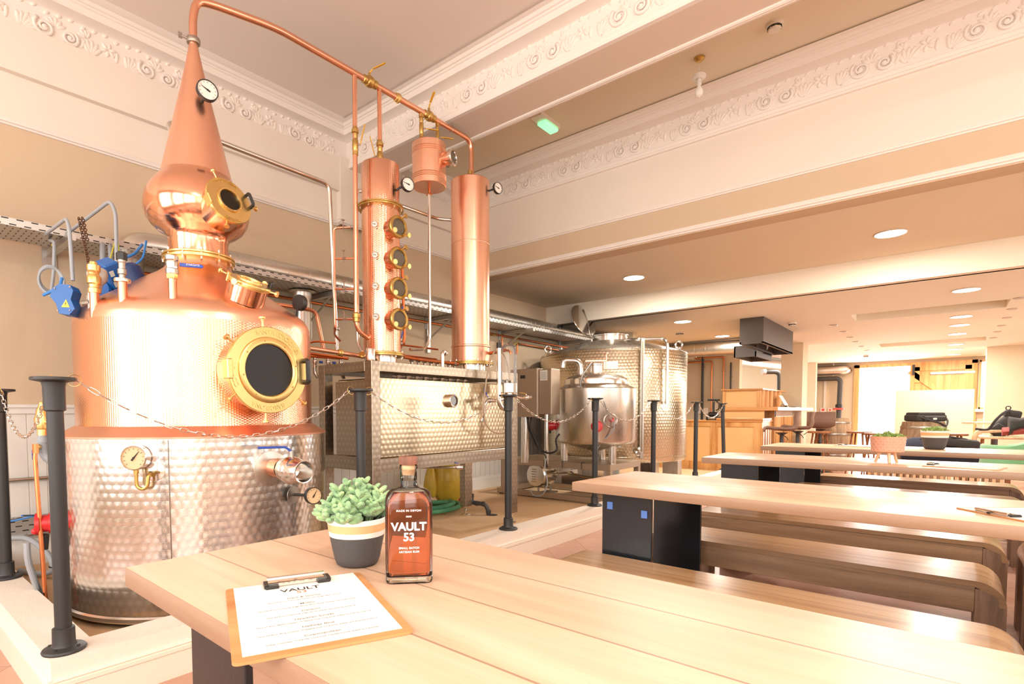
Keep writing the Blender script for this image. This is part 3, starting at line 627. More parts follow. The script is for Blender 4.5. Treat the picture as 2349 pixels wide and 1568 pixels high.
part(still, 'rosette', MB().lathe([(.045, 0), (.046, .003), (0, .004)], (SX+.68*math.cos(.27), SY+.68*math.sin(.27), .637), (math.cos(.27), math.sin(.27), 0), 32), M['steel_brush'])
gauge(still, 'cone_thermometer', (SX+.165, SY-.0, 2.842), (1, -.15, .02), .056, 'black_plastic', 'white_dial', .025, 2.7, [(SX+.09, SY-.0, 2.8), (SX+.12, SY, 2.825)])
gauge(still, 'shoulder_gauge', (-2.86, 1.785, 1.715), (-.3, 1, 0), .046, 'black_plastic', 'white_dial', .03, 1, [(-2.87, 1.755, 1.58), (-2.86, 1.76, 1.68)])
# shoulder fittings
def stub(x, y, z0, z1, r, mat='copper_pipe'): return part(still, 'copper_stub', MB().cyl((x, y, z0), (x, y, z1), r, n=20), M[mat])
bx, by = -2.81, 1.06
Z0 = -.085
stub(bx, by, 1.60, 1.80+Z0, .019)
bv = part(still, 'blue_lever_valve', MB().lathe([(0, (1.8+Z0)), (.023, (1.8+Z0)), (.026, (1.81+Z0)), (.026, (1.822+Z0))], (bx, by, 0), n=8), M['brass'])
part(bv, 'valve_body', MB().lathe([(.022, (1.82+Z0)), (.029, (1.826+Z0)), (.029, (1.845+Z0)), (.025, (1.85+Z0)), (.028, (1.868+Z0)), (.025, (1.885+Z0)), (.029, (1.89+Z0)), (.029, (1.908+Z0)), (0, (1.908+Z0))], (bx, by, 0), n=10), M['steel'])
h = MB(); lever(h, (bx+.01, by+.02, (1.872+Z0)), (.45, .9, 0), .105, .018, .006, (.9, -.45, 0)); part(bv, 'lever', h, M['blue_handle'], 'blue lever')
t = MB(); F = frame((.9, -.45, 0)); t.text('STARGATE', Matrix.Translation((bx+.045, by+.078, (1.869+Z0))) @ F.to_4x4() @ Matrix.Translation((0, 0, .005)), .012, .0004); part(bv, 'lever_lettering', t, M['white_print'])
fx, fy = -2.965, .895
stub(fx, fy, 1.57, 1.70, .02)
pf = part(still, 'clamped_relief_valve', MB().lathe([(0, (1.738-.045)), (.034, (1.74-.045)), (.036, (1.748-.045)), (.034, (1.756-.045)), (.0, (1.758-.045))], (fx, fy, 0), n=24).obox((fx-.045, fy, (1.748-.045)), (.03, .012, .014)), M['steel'])
part(pf, 'valve_stem', MB().lathe([(0, (1.75-.045)), (.014, (1.752-.045)), (.014, (1.775-.045)), (.019, (1.778-.045)), (.019, (1.8-.045)), (.014, (1.803-.045)), (.015, (1.83-.045)), (.018, (1.833-.045)), (.018, (1.845-.045)), (0, (1.845-.045))], (fx, fy, 0), n=16), M['steel_dark'])
part(pf, 'valve_cap', MB().lathe([(0, (1.842-.045)), (.024, (1.844-.045)), (.024, (1.876-.045)), (.018, (1.882-.045)), (0, (1.882-.045))], (fx, fy, 0), n=6), M['black_plastic'])
gx, gy = -3.10, .815
stub(gx, gy, 1.53, 1.66, .021)
part(still, 'brass_safety_valve', MB().lathe([(0, (1.69-.04)), (.027, (1.692-.04)), (.027, (1.712-.04)), (.022, (1.716-.04)), (.024, (1.73-.04)), (.03, (1.736-.04)), (.031, (1.765-.04)), (.027, (1.772-.04)), (.022, (1.78-.04)), (.024, (1.79-.04)), (.029, (1.795-.04)), (.029, (1.822-.04)), (.018, (1.826-.04)), (.016, (1.838-.04)), (0, (1.838-.04))], (gx, gy, 0), n=12), M['brass'])
part(still, 'sample_cock', MB().cyl((gx-.035, gy-.01, (1.6-.04)), (gx-.035, gy-.01, (1.70-.04)), .011, n=10).cyl((gx-.07, gy-.03, (1.648-.04)), (gx-.03, gy-.01, (1.65-.04)), .012, n=10).cyl((gx-.035, gy-.01, (1.66-.04)), (gx-.035, gy-.01, (1.68-.04)), .015, n=8), M['steel_dark'])
hd = part(still, 'thermowell_head', MB().lathe([(.02, -.02), (.024, .02), (.042, .045), (.045, .075), (.04, .095), (.03, .1), (0, .102)], (gx-.035, gy+.02, (1.72-.04)), (-.12, .1, 1), 24), M['alu'], 'cast aluminium sensor head')
part(hd, 'cap_lug', MB().obox((gx-.05, gy+.0, (1.825-.04)), (.03, .02, .012), None, .003), M['alu'])
# agitator: gearbox, motor, terminal box
qx, qy = SX-.16, SY-.36
part(still, 'agitator_neck', MB().lathe([(.09, 0), (.09, .1), (.1, .105)], (qx+.12, qy+.08, 1.66), (-.25, -.35, 1), 28), M['copper_pipe'])
mo = part(still, 'agitator_motor', MB().lathe([(0, .09), (.1, .09), (.1, .11), (.07, .12), (.07, .2), (.055, .22), (0, .22)], (qx+.12, qy+.08, 1.66), (-.25, -.35, 1), 28), M['blue_dark'], 'dark blue agitator motor')
R = Matrix.Rotation(.55, 3, 'X') @ Matrix.Rotation(.5, 3, 'Y')
mb_ = part(mo, 'motor_box', MB().obox((qx+.09, qy-.06, 1.80), (.09, .075, .16), R, .008), M['blue'], 'blue motor terminal box')
part(mo, 'gearbox', MB().ball((qx-.02, qy-.03, 1.68), (.1, .085, .07), 16).lathe([(0, 0), (.085, 0), (.085, .02), (.06, .03), (0, .04)], (qx+.04, qy-.1, 1.68), (.3, -.9, .3), 24), M['blue'])
jb = part(still, 'junction_box', MB().prism([(-.05, .06), (-.012, .075), (.04, .06), (.052, .03), (.035, -.01), (.05, -.06), (.02, -.085), (-.03, -.07), (-.04, -.02), (-.065, .02)], 0, .055, frame((.62, -.78, .1)) @ Matrix.Rotation(.15, 3, 'Z'), (gx-.17, gy-.05, 1.625)), M['blue'], 'blue cast junction box')
F = frame((.62, -.78, .1)); O = V(gx-.17, gy-.05, 1.625)
for x, y in ((-.045, .05), (.03, .055), (.035, -.06), (-.025, -.06)): part(jb, 'screw', MB().ball(O+F @ Vector((x, y, .056)), .005, 6), M['steel'])
w_ = part(jb, 'warning_sticker', MB().prism([(-.02, -.018), (.022, -.02), (.002, .02)], .0555, .0565, F, O+F @ Vector((.012, -.025, 0))), M['yellow_sign'])
m = MB(); m.prism([(.0, .012), (.004, .0), (.001, .0), (.002, -.012), (-.003, .002), (0, .002)], .0566, .0572, F, O+F @ Vector((.012, -.027, 0))); part(w_, 'warning_symbol', m, M['ink'])
for (x, y, z, cx, m_) in ((.02, .01, .03, 0, 'sticker'), (-.03, .02, -.03, 0, 'sticker'), (.03, .015, -.01, 0, 'pink_sticker')):
    part(mb_, 'sticker', MB().obox(V(qx+.09, qy-.06, 1.80)+R @ Vector((.046, -.0+(.02 if m_[0] == 'p' else -.015), z)), (.001, .022, .03), R), M[m_])
# heater on the near-left side, relief valve and drain pipe
rh = part(still, 'immersion_heater', MB().lathe([(0, 0), (.055, 0), (.055, .018), (.042, .02), (.042, .05), (.05, .052), (.05, .13), (0, .13)], (SX-.10, SY-.775, .53), (.3, .95, 0), 28), M['red'], 'red immersion heater head')
part(rh, 'cap_screw', MB().ball((SX-.07, SY-.785, .50), .016, 10), M['red'])
part(rh, 'gland', MB().lathe([(0, 0), (.014, 0), (.02, .06), (.02, .075), (0, .08)], (SX-.09, SY-.745, .40), (0, 0, 1), 12), M['black_plastic'])
pv = part(still, 'pressure_relief_valve', MB().lathe([(0, .0), (.022, .0), (.022, .03), (.03, .034), (.033, .05), (.033, .085), (.027, .1), (.022, .13), (.015, .14), (.008, .165), (0, .17)], (SX-.12, SY-.73, .965), (0, 0, 1), 16).tube([(SX-.12, SY-.73, 1.03), (SX-.06, SY-.70, 1.03)], .014, 10), M['brass'])
part(pv, 'grey_fitting', MB().tube([(SX-.12, SY-.73, .965), (SX-.12, SY-.73, .85), (SX-.06, SY-.66, .82), (SX+.0, SY-.6, .82)], .021, 12, .05).cyl((SX-.12, SY-.73, .93), (SX-.12, SY-.73, .955), .025, n=12), M['grey_cable'])
ballvalve(pv, (SX-.10, SY-.755, .91), (.7, -.7, 0), .011, .04, 'brass', (-.7, -.7, 0), 'blue_handle', (0, 0, -1), .06)
part(still, 'drain_pipe', MB().tube([(SX-.09, SY-.765, .91), (SX-.085, SY-.77, .86), (SX-.03, SY-.76, .1)], .0095, 10).cyl((SX-.09, SY-.765, .88), (SX-.09, SY-.765, .925), .014, n=8), M['copper_old'], 'thin copper drain pipe')
# ================================================================ vapour pipe (lyne arm)
LX = -3.15; LZ = 3.425
ly = thing('vapour_pipe', 'long copper vapour pipe running from the still top over the columns', 'pipe', (SX, SY, 3.19))
part(ly, 'main_pipe', MB().tube([(SX, SY, 3.18), (SX, SY, 3.3), (SX+.01, SY+.02, 3.4), (SX+.03, SY+.11, LZ-.01), (LX, SY+.45, LZ), (LX, 3.655, LZ), (LX, 3.655, 3.11)], .0215, 16, .1, seg=8), M['copper_pipe'])
part(ly, 'bracket_clip', MB().tube([(LX, 3.4, LZ+.02), (LX, 3.4, LZ+.05)], .004, 6).torus((LX, 3.4, LZ), .024, .003, (0, 1, 0), 18, 6), M['steel_dark'])
def yvalve(y, hdir):
    v = part(ly, 'ball_valve', MB().lathe([(.022, -.06), (.029, -.055), (.029, -.03), (.022, -.028), (.036, -.02), (.04, 0), (.036, .02), (.024, .03), (.029, .034), (.029, .06), (.022, .062)], (LX, y, LZ), (0, 1, 0), 12).cyl((LX, y, LZ), (LX, y, LZ+.06), .01, n=8), M['brass_dull'])
    h = MB().tube([(LX, y, LZ+.06), (LX+hdir[0]*.03, y+hdir[1]*.03, LZ+.085)], .006, 6); lever(h, (LX+hdir[0]*.025, y+hdir[1]*.025, LZ+.085), (hdir[0], hdir[1], .35), .1, .018, .005); part(v, 'lever', h, M['yellow_handle'], 'yellow lever')
yvalve(2.545, (.6, .5)); yvalve(3.14, (.7, -.3))
part(ly, 'union', MB().lathe([(.022, -.025), (.03, -.022), (.03, -.005), (.034, -.003), (.034, .012), (.027, .015), (.022, .025)], (LX, 2.81, LZ), (0, 1, 0), 12), M['brass'])
def drop(par, x, y, z0, z1, r=.0163): return part(par, 'drop_pipe', MB().cyl((x, y, z0), (x, y, z1), r, n=14), M['copper_pipe'])
def vvalve(par, x, y, z, hdir, r=.02, lev=.1, up=False):
    v = part(par, 'inline_valve', MB().lathe([(r*.8, -.075), (r*1.05, -.072), (r*1.05, -.05), (r*.85, -.048), (r*1.1, -.04), (r*1.15, 0), (r*1.1, .03), (r*.85, .04), (r*.95, .045), (r*.95, .075), (r*1.3, .08), (r*1.3, .1), (r*1.05, .103), (r*.95, .12), (r*.8, .122)], (x, y, z), n=12), M['brass_dull'])
    hd = V(hdir).normalized(); h = MB().tube([(x, y, z), V(x, y, z)+hd*r*2], .006, 6); part(v, 'stem', h, M['steel_dark'])
    h = MB(); d = Vector((hd.x*.25, hd.y*.25, 1)) if up else hd; b0 = V(x, y, z)+hd*r*1.8
    h.tube([b0, b0+d.normalized()*.03], .004, 6); lever(h, b0+d.normalized()*.02, d, lev, .016, .005, hd if up else (0, 0, 1)); part(v, 'lever', h, M['yellow_handle'], 'yellow lever'); return v
# pipe to the foot of column one
p1 = part(ly, 'branch_pipe', MB().tube([(LX, 2.415, LZ), (LX, 2.40, 1.66), (LX, 2.52, 1.60)], .0165, 14, .075, seg=7), M['copper_pipe'], 'copper branch down to the column foot')
vvalve(p1, LX, 2.413, 2.94, (.6, .55, 0), .019, .12, True)
part(p1, 'union', MB().lathe([(.0165, -.04), (.024, -.036), (.024, -.01), (.029, -.008), (.029, .02), (.022, .024), (.0165, .03)], (LX, 2.402, 1.75), n=12), M['brass_dull'])
drop(ly, LX, 2.634, LZ, 2.93); vvalve(ly, LX, 2.634, 2.93, (-.5, -.75, 0), .02, .12, True)
drop(ly, LX, 3.055, LZ, 3.19, .013); vvalve(ly, LX, 3.055, 3.30, (.5, .8, 0), .016, .085)
drop(ly, LX, 3.235, LZ, 3.2, .011); vvalve(ly, LX, 3.235, 3.30, (.5, .8, 0), .013, .085)
# gin basket
gb = thing('gin_basket', 'small copper infusion pot hanging under the vapour pipe', 'vessel', (LX, 3.137, 2.865))
GA = (LX, 3.137, 0); RIB = lambda z: [(.134, z-.02), (.137, z-.016), (.134, z-.012), (.134, z-.006), (.137, z-.002), (.134, z+.002), (.134, z+.008), (.137, z+.012), (.134, z+.016)]
part(gb, 'pot', MB().lathe([(0, 2.865), (.13, 2.866), (.134, 2.87)]+RIB(2.935)+RIB(3.135)+[(.134, 3.195), (.13, 3.2), (0, 3.2)], GA, n=56), M['copper_smooth'])
def sight(par, c, d, r, nlen, knobs=True, rim='brass_dull'):
    c = V(c); d = V(d).normalized(); F = frame(d)
    s = part(par, 'sight_glass', MB().lathe([(r*.92, -nlen), (r*.92, 0)], c, d, 28), M['copper_pipe'])
    part(s, 'sight_rim', MB().lathe([(r*.9, -.012), (r*1.1, -.01), (r*1.12, .012), (r*1.05, .018), (r*.82, .018), (r*.78, .01)], c, d, 36), M[rim]); part(s, 'sight_pane', MB().lathe([(0, .008), (r*.8, .008)], c, d, 28), M['grey_glass'])
    if knobs:
        for a in (1.15, 3.75, 5.55):
            e = F @ Vector((math.cos(a), math.sin(a), 0)); knob(s, c+e*r*1.0+d*.004, c+e*r*1.16+d*.055, .0185)
    return s
sight(gb, (LX+.2, 3.19, 3.06), (1, .25, 0), .056, .09, False, 'steel')
part(gb, 'outlet_spigot', MB().cyl((LX, 3.137, 2.80), (LX, 3.137, 2.866), .009, n=10).obox((LX, 3.137, 2.815), (.05, .02, .012)), M['copper_old'])
part(gb, 'support_rod', MB().tube([(LX, 3.137, 2.815), (LX, 3.13, 1.66), (LX+.02, 3.05, 1.575), (LX+.06, 2.86, 1.555)], .0125, 10, .06), M['steel'])
part(gb, 'side_spigot', MB().tube([(LX-.05, 3.26, 3.19), (LX-.14, 3.5, 3.215)], .014, 10).obox((LX-.145, 3.51, 3.215), (.02, .03, .05), None, .004), M['steel_dark'])
# columns
def flange(mb, c, z, r0, r1): mb.lathe([(r0, z-.014), (r1-.003, z-.014), (r1, z-.011), (r1, z-.003), (r1-.006, z-.001), (r1-.006, z+.001), (r1, z+.003), (r1, z+.011), (r1-.003, z+.014), (r0, z+.014)], c, n=56); return mb
def bolts(par, c, z, r, n=10, h=.026):
    for k in range(n): a = k*2*PI/n; part(par, 'bolt', MB().cyl((c[0]+r*math.cos(a), c[1]+r*math.sin(a), z-h), (c[0]+r*math.cos(a), c[1]+r*math.sin(a), z+h), .0045, n=6), M['steel'])
c1 = thing('rectification_column', 'copper column with four brass rimmed sight glasses', 'column', (LX, 2.634, 1.43)); CA = (LX, 2.634, 0)
part(c1, 'neck', MB().lathe([(.108, 1.432), (.108, 1.49)], CA, n=40), M['steel'])
f_ = part(c1, 'base_ring', flange(MB(), CA, 1.5, .1, .165), M['brass_dull']); bolts(f_, CA, 1.5, .152)
part(c1, 'shell', MB().lathe([(.138, 1.512), (.138, 2.55)], CA, n=72), M['copper_hammer'])
f_ = part(c1, 'middle_ring', flange(MB(), CA, 2.562, .13, .168), M['brass_dull']); bolts(f_, CA, 2.562, .155)
part(c1, 'upper_shell', MB().lathe([(.138, 2.575), (.138, 2.862), (.134, 2.868), (0, 2.87)], CA, n=72), M['copper_hammer'])
for z in (2.383, 2.166, 1.955, 1.737): sight(c1, (LX+.2, 2.62, z), (1, -.04, 0), .07, .09)
for z in (2.397, 2.184, 1.968, 1.754): gauge(c1, 'plate_thermometer', (LX+.166*.584, 2.634-.166*.815, z), (.584, -.815, -.05), .0235, 'steel', 'white_dial', .028, 3.0)
gauge(c1, 'head_thermometer', (LX+.205, 2.72, 2.71), (1, -.25, 0), .05, 'black_plastic', 'white_dial', .025, 2.9, [(LX+.11, 2.66, 2.655), (LX+.15, 2.69, 2.69)])
part(c1, 'top_boss', MB().ball((LX-.09, 2.63, 2.872), (.03, .03, .035), 12), M['steel_dark'])
part(c1, 'seam', MB().box(LX+.138*math.cos(-1.25)-.002, 2.634+.138*math.sin(-1.25)-.002, 1.52, LX+.138*math.cos(-1.25)+.002, 2.634+.138*math.sin(-1.25)+.002, 2.86), M['copper_old'])
# spray pipe with valves on each side of the column
sp = MB().tube([(LX-.33, 2.50, 1.62), (LX-.32, 2.44, 1.66), (LX-.25, 2.40, 1.69), (LX-.25, 2.40, 2.42), (LX-.14, 2.47, 2.42)], .009, 10, .03)
for z in (1.76, 1.98, 2.20): sp.tube([(LX-.25, 2.40, z), (LX-.12, 2.50, z)], .008, 8)
s_ = part(c1, 'reflux_manifold', sp, M['copper_pipe'])
for z in (1.76, 1.98, 2.20, 2.42):
    part(s_, 'needle_valve', MB().obox((LX-.19, 2.44, z), (.03, .016, .016)).cyl((LX-.19, 2.44, z-.03), (LX-.19, 2.44, z+.055), .004, n=6).obox((LX-.19, 2.44, z+.055), (.018, .018, .006)), M['steel_dark'])
sp = MB().tube([(LX+.05, 2.78, 2.23), (LX+.02, 2.82, 2.23), (LX+.02, 2.84, 1.62), (LX-.02, 2.80, 1.54)], .0115, 10, .04)
for z in (2.23, 2.01, 1.79, 1.60): sp.tube([(LX+.02, 2.84, z), (LX+.0, 2.75, z)], .009, 8)
s_ = part(c1, 'drain_manifold', sp, M['copper_old'])
for z in (2.23, 2.01, 1.79, 1.60):
    part(s_, 'butterfly_valve', MB().cyl((LX+.01, 2.785, z), (LX+.015, 2.81, z), .022, n=14).obox((LX+.015, 2.8, z+.035), (.012, .02, .03)), M['steel_dark'])
    h = MB(); lever(h, (LX+.02, 2.80, z+.03), (.1, .3, .9), .06, .012, .004, (1, 0, 0)); part(s_, 'lever', h, M['blue_handle'])
c2 = thing('product_column', 'tall plain copper column at the right end of the stand', 'column', (LX, 3.636, 1.43)); CB = (LX, 3.636, 0)
part(c2, 'neck', MB().lathe([(.135, 1.432), (.135, 1.49)], CB, n=40), M['steel'])
f_ = part(c2, 'base_ring', flange(MB(), CB, 1.5, .12, .2), M['brass_dull']); bolts(f_, CB, 1.5, .186, 12)
part(c2, 'shell', MB().lathe([(.168, 1.514), (.167, 1.635), (.173, 1.64), (.173, 1.65), (.167, 1.655), (.167, 3.06), (.162, 3.066), (0, 3.068)], CB, n=72), M['copper_smooth'])
part(c2, 'lap_seam', MB().lathe([(.1675, 2.52), (.1687, 2.522), (.1687, 2.526), (.1675, 2.53)], CB, n=60), M['copper_satin'])
part(c2, 'top_clamp', MB().lathe([(.022, 3.067), (.035, 3.07), (.035, 3.085), (.03, 3.09), (.034, 3.1), (.034, 3.112), (.02, 3.13), (.02, 3.16)], CB, n=18).obox((LX-.0, 3.59, 3.1), (.03, .03, .02)), M['brass_dull'])
part(c2, 'top_boss', MB().ball((LX-.11, 3.6, 3.068), (.036, .036, .03), 12), M['steel_dark'])
gauge(c2, 'column_thermometer', (LX+.215, 3.755, 2.995), (1, -.2, 0), .048, 'black_plastic', 'white_dial', .022, 2.8, [(LX+.14, 3.70, 2.97), (LX+.17, 3.73, 2.985)])
part(c2, 'sample_nozzle', MB().tube([(LX+.12, 3.72, 1.585), (LX+.3, 3.77, 1.61)], .014, 10).cyl((LX+.24, 3.75, 1.60), (LX+.26, 3.757, 1.604), .02, n=10).tube([(LX+.3, 3.77, 1.61), (LX+.33, 3.78, 1.59), (LX+.33, 3.78, 1.57)], .01, 8), M['copper_old'])
# stainless and copper runs behind
rp = thing('coolant_pipe', 'stainless pipe crossing behind the still and dropping beside the columns', 'pipe', (-3.62, 1.3, 2.83))
part(rp, 'main_pipe', MB().tube([(-3.55, 1.38, 2.72), (-3.62, 1.36, 2.85), (-3.62, 2.52, 2.83), (-3.62, 2.57, 1.55)], .0165, 12, .06), M['steel'])
part(rp, 'foot_clamp', MB().lathe([(.018, 1.72), (.026, 1.725), (.026, 1.74), (.018, 1.745)], (-3.62, 2.57, 0), n=14), M['steel_dark'])
rp = thing('overhead_link_pipe', 'copper toned pipe linking the two columns at the back', 'pipe', (-3.45, 2.7, 2.78))
part(rp, 'main_pipe', MB().tube([(-3.3, 2.62, 1.46), (-3.42, 2.62, 1.6), (-3.42, 2.62, 2.77), (-3.42, 3.5, 2.78), (-3.3, 3.62, 2.77)], .015, 12, .05), M['steel'])
rp = thing('cooling_water_pipe', 'bent stainless pipe leaving the still shoulder towards the manifold', 'pipe', (-3.5, 1.9, 1.7))
part(rp, 'main_pipe', MB().tube([(-3.7, 1.55, 1.90), (-3.72, 1.9, 1.87), (-3.72, 2.45, 1.87), (-3.72, 2.52, 1.55)], .0165, 12, .06), M['copper_pipe'])
rp = thing('vapour_return_pipe', 'straight copper pipe from the pot body to the steel stand', 'pipe', (-3.2, 2.2, 1.5))
part(rp, 'main_pipe', MB().tube([(-3.24, 1.96, 1.515), (-3.14, 2.45, 1.475)], .0155, 12), M['copper_pipe'])
part(rp, 'union', MB().lathe([(.0155, -.02), (.023, -.018), (.023, .0), (.027, .002), (.027, .012), (.0155, .016)], (-3.175, 2.28, 1.489), (.1, .49, -.04), 12), M['brass'])
part(rp, 'tri_clamp', MB().lathe([(.016, 0), (.03, .005), (.03, .012), (.024, .02), (.0, .02)], (-3.135, 2.44, 1.478), (.4, -.3, .5), 16).cyl((-3.12, 2.45, 1.47), (-3.09, 2.50, 1.45), .014, n=10), M['brass_dull'])
# ================================================================ the engine turned stand with condenser tank
FX0, FX1, FY0, FY1, FZ = -3.58, -2.95, 2.37, 4.06, 1.43
st = thing('condenser_stand', 'engine turned stainless stand carrying the two columns', 'stand', (FX1-.3, 3.2, .06))
def beam(name, x0, y0, z0, x1, y1, z1): return part(st, name, MB().box(x0, y0, z0, x1, y1, z1, .002), M['turned_frame'])
T = .075
for x in (FX0, FX1-T):
    for y in (FY0, FY1-.1):
        l = beam('leg', x, y, .15, x+T, y+.1 if y > 3 else y+T+.0, FZ-.0)
        cx, cy = x+T/2, y+.045
        part(l, 'levelling_foot', MB().lathe([(.048, .06), (.05, .064), (.02, .07), (.012, .076), (.012, .11), (.02, .115), (.037, .15), (0, .151)], (cx, cy, 0), n=20), M['steel'])
beam('top_rail', FX1-T, FY0+T, FZ-.07, FX1, FY1-.1, FZ); beam('top_rail', FX0, FY0+T, FZ-.07, FX0+T, FY1-.1, FZ)
beam('end_rail', FX0+T, FY0, FZ-.07, FX1-T, FY0+T, FZ); beam('end_rail', FX0+T, FY1-T, FZ-.07, FX1-T, FY1, FZ)
beam('lower_rail', FX1-T, FY0+T, .655, FX1, FY1-.1, .752); beam('lower_rail', FX0, FY0+T, .655, FX0+T, FY1-.1, .752)
beam('lower_end_rail', FX0+T, FY0, .665, FX1-T, FY0+T, .76); beam('lower_end_rail', FX0+T, FY1-T, .665, FX1-T, FY1, .76)
beam('top_plate', FX0+T, FY0+T, FZ-.012, FX1-T, FY1-T, FZ-.002)
tk = part(st, 'condenser_tank', MB().box(FX0+.1, FY0+.1, .752, FX1-.022, FY1-.11, 1.32, .008), M['turned_panel'], 'engine turned condenser tank')
part(tk, 'tank_door', MB().box(FX1-.024, FY0+.085, .757, FX1-.014, 3.83, 1.318, .003), M['turned_panel'])
part(tk, 'side_panel', MB().box(FX0+.16, FY0+.04, .765, FX1-.1, FY0+.06, 1.30), M['turned_frame'])
sg = part(tk, 'porthole', MB().lathe([(.038, -.01), (.052, -.008), (.052, .045), (.046, .05), (.04, .049)], (FX1-.018, 3.17, 1.165), (1, 0, 0), 36), M['steel'], 'round porthole'); part(sg, 'pane', MB().lathe([(0, .04), (.043, .04)], (FX1-.018, 3.17, 1.165), (1, 0, 0), 28), M['grey_glass'])
m = MB()
for k in range(9):
    y = 2.6+k*.09; m.tube([(FX1-.05, y, 1.335), (FX1-.03, y+.03, 1.33+.008*(k % 2)), (FX1-.03, y+.07, 1.335)], .008, 8).cyl((FX1-.03, y+.02, 1.33), (FX1-.03, y+.05, 1.335), .014, n=8)
part(st, 'coil_fittings', m, M['steel_dark'])
dv = part(st, 'drain_pipe', MB().tube([(FX1-.28, 3.0, .63), (FX1+.0, 3.2, .632)], .009, 10), M['steel_dark']); ballvalve(dv, (FX1+.02, 3.225, .632), (.8, .6, 0), .017, .075, 'steel', (0, 0, 1), 'blue_handle', (-.75, -.6, .1), .1)
# manifold of small valves behind the near end
mf = thing('valve_manifold', 'row of clear bodied valves with blue levers behind the stand top', 'manifold', (FX0, 2.4, 1.43))
part(mf, 'header_pipe', MB().tube([(-3.62, 2.16, 1.50), (-3.36, 2.43, 1.475)], .012, 10).tube([(-3.66, 2.15, 1.53), (-3.30, 2.44, 1.47)], .012, 10).tube([(-3.68, 2.2, 1.56), (-3.5, 2.3, 1.6), (-3.42, 2.42, 1.59)], .008, 8, .03), M['copper_old'])
for k in range(4):
    y = 2.27+k*.105; x = -3.66+k*.022; v = part(mf, 'valve', MB().lathe([(0, 1.42), (.018, 1.42), (.02, 1.435), (.015, 1.44), (.021, 1.45), (.021, 1.475), (.016, 1.48), (.02, 1.485), (.02, 1.5), (0, 1.5)], (x, y, 0), n=12), M['steel'])
    part(v, 'lever', MB().obox((x+.02, y+.045, 1.462), (.016, .03, .018), None, .003), M['blue_handle'])
    part(v, 'outlet_bend', MB().tube([(x, y, 1.42), (x, y, 1.38), (x+.02, y+.015, 1.34)], .013, 8, .02), M['steel_dark'])
part(mf, 'short_stub', MB().lathe([(0, 1.432), (.033, 1.432), (.035, 1.44), (.035, 1.51), (.032, 1.515), (0, 1.51)], (FX1-.05, FY0+.03, 0), n=28), M['steel'], 'short polished stub')
# piping on top of the stand
tp = thing('stand_top_pipework', 'copper pipework with red levers along the stand top', 'pipe', (-3.3, 3.1, 1.43))
part(tp, 'run_pipe', MB().tube([(-3.45, 2.75, 1.56), (-3.44, 3.5, 1.55)], .008, 8).tube([(-3.44, 3.0, 1.555), (-3.44, 3.0, 1.64), (-3.42, 3.5, 1.635)], .008, 8, .02).tube([(LX+.0, 2.78, 1.505), (LX+.06, 2.95, 1.485), (LX+.02, 3.45, 1.485)], .013, 10, .04), M['copper_old'])
for y, z in ((2.88, 1.56), (3.06, 1.64)):
    v = part(tp, 'lever_valve', MB().cyl((-3.44, y-.03, z), (-3.44, y+.03, z), .014, n=10).cyl((-3.44, y, z), (-3.44, y, z+.03), .005, n=6), M['brass_dull']); h = MB(); lever(h, (-3.44, y+.0, z+.035), (.1, -1, .1), .06, .011, .004); part(v, 'lever', h, M['red_soft'], 'red lever')
part(tp, 'vent_bend', MB().tube([(-2.99, 3.11, 1.43), (-2.99, 3.11, 1.55), (-3.01, 3.16, 1.555), (-3.02, 3.18, 1.54)], .0155, 12, .03).lathe([(.018, 0), (.022, .004), (.022, .012), (.018, .016)], (-3.015, 3.165, 1.55), (-.2, .6, -.2), 14), M['steel'])
for k in range(8): part(tp, 'clamp', MB().cyl((LX+.02, 2.9+k*.07, 1.485), (LX+.02, 2.92+k*.07, 1.485), .02, n=10).obox((LX+.02, 2.91+k*.07, 1.455), (.014, .014, .04)), M['steel_dark'])
# spirit safe / parrot
pa = thing('spirit_parrot', 'clear glass spirit dome on a steel stand beside the right column', 'spirit safe', (-2.80, 3.715, .75))
PXY = (-2.80, 3.715, 0)
part(pa, 'dome', MB().lathe([(.074, 1.325), (.074, 1.57), (.07, 1.605), (.058, 1.632), (.038, 1.648), (0, 1.654)], PXY, n=40), M['thin_glass'], 'clear glass dome')
part(pa, 'cup', MB().lathe([(0, 1.235), (.075, 1.237), (.08, 1.242), (.08, 1.318), (.076, 1.322), (.07, 1.322), (.07, 1.26), (0, 1.258)], PXY, n=40), M['steel'])
for a in (-.2, -1.4, 1.2, 2.6): part(pa, 'clip', MB().obox((PXY[0]+.083*math.cos(a), PXY[1]+.083*math.sin(a), 1.28), (.012, .012, .085)), M['steel_dark'])
part(pa, 'column', MB().cyl((-2.79, 3.72, .78), (-2.79, 3.72, 1.24), .022, n=20), M['steel'])
part(pa, 'side_tube', MB().tube([(-2.80, 3.59, 1.62), (-2.80, 3.59, 1.15), (-2.79, 3.63, 1.10), (-2.79, 3.69, 1.12)], .019, 14, .05), M['steel']); part(pa, 'tube_cap', MB().cyl((-2.80, 3.59, 1.605), (-2.80, 3.59, 1.65), .022, n=16), M['black_plastic'])
part(pa, 'inlet_bend', MB().tube([(-2.80, 3.70, 1.24), (-2.80, 3.68, 1.19), (-2.81, 3.55, 1.17), (-2.84, 3.46, 1.165), (-2.85, 3.46, 1.08), (-2.86, 3.43, 1.0)], .013, 10, .04), M['steel']); ballvalve(pa, (-2.83, 3.5, 1.17), (.2, 1, 0), .015, .06, 'steel_dark', (-.4, -.2, 1), 'blue_handle', (-.2, -.5, 1), .07)
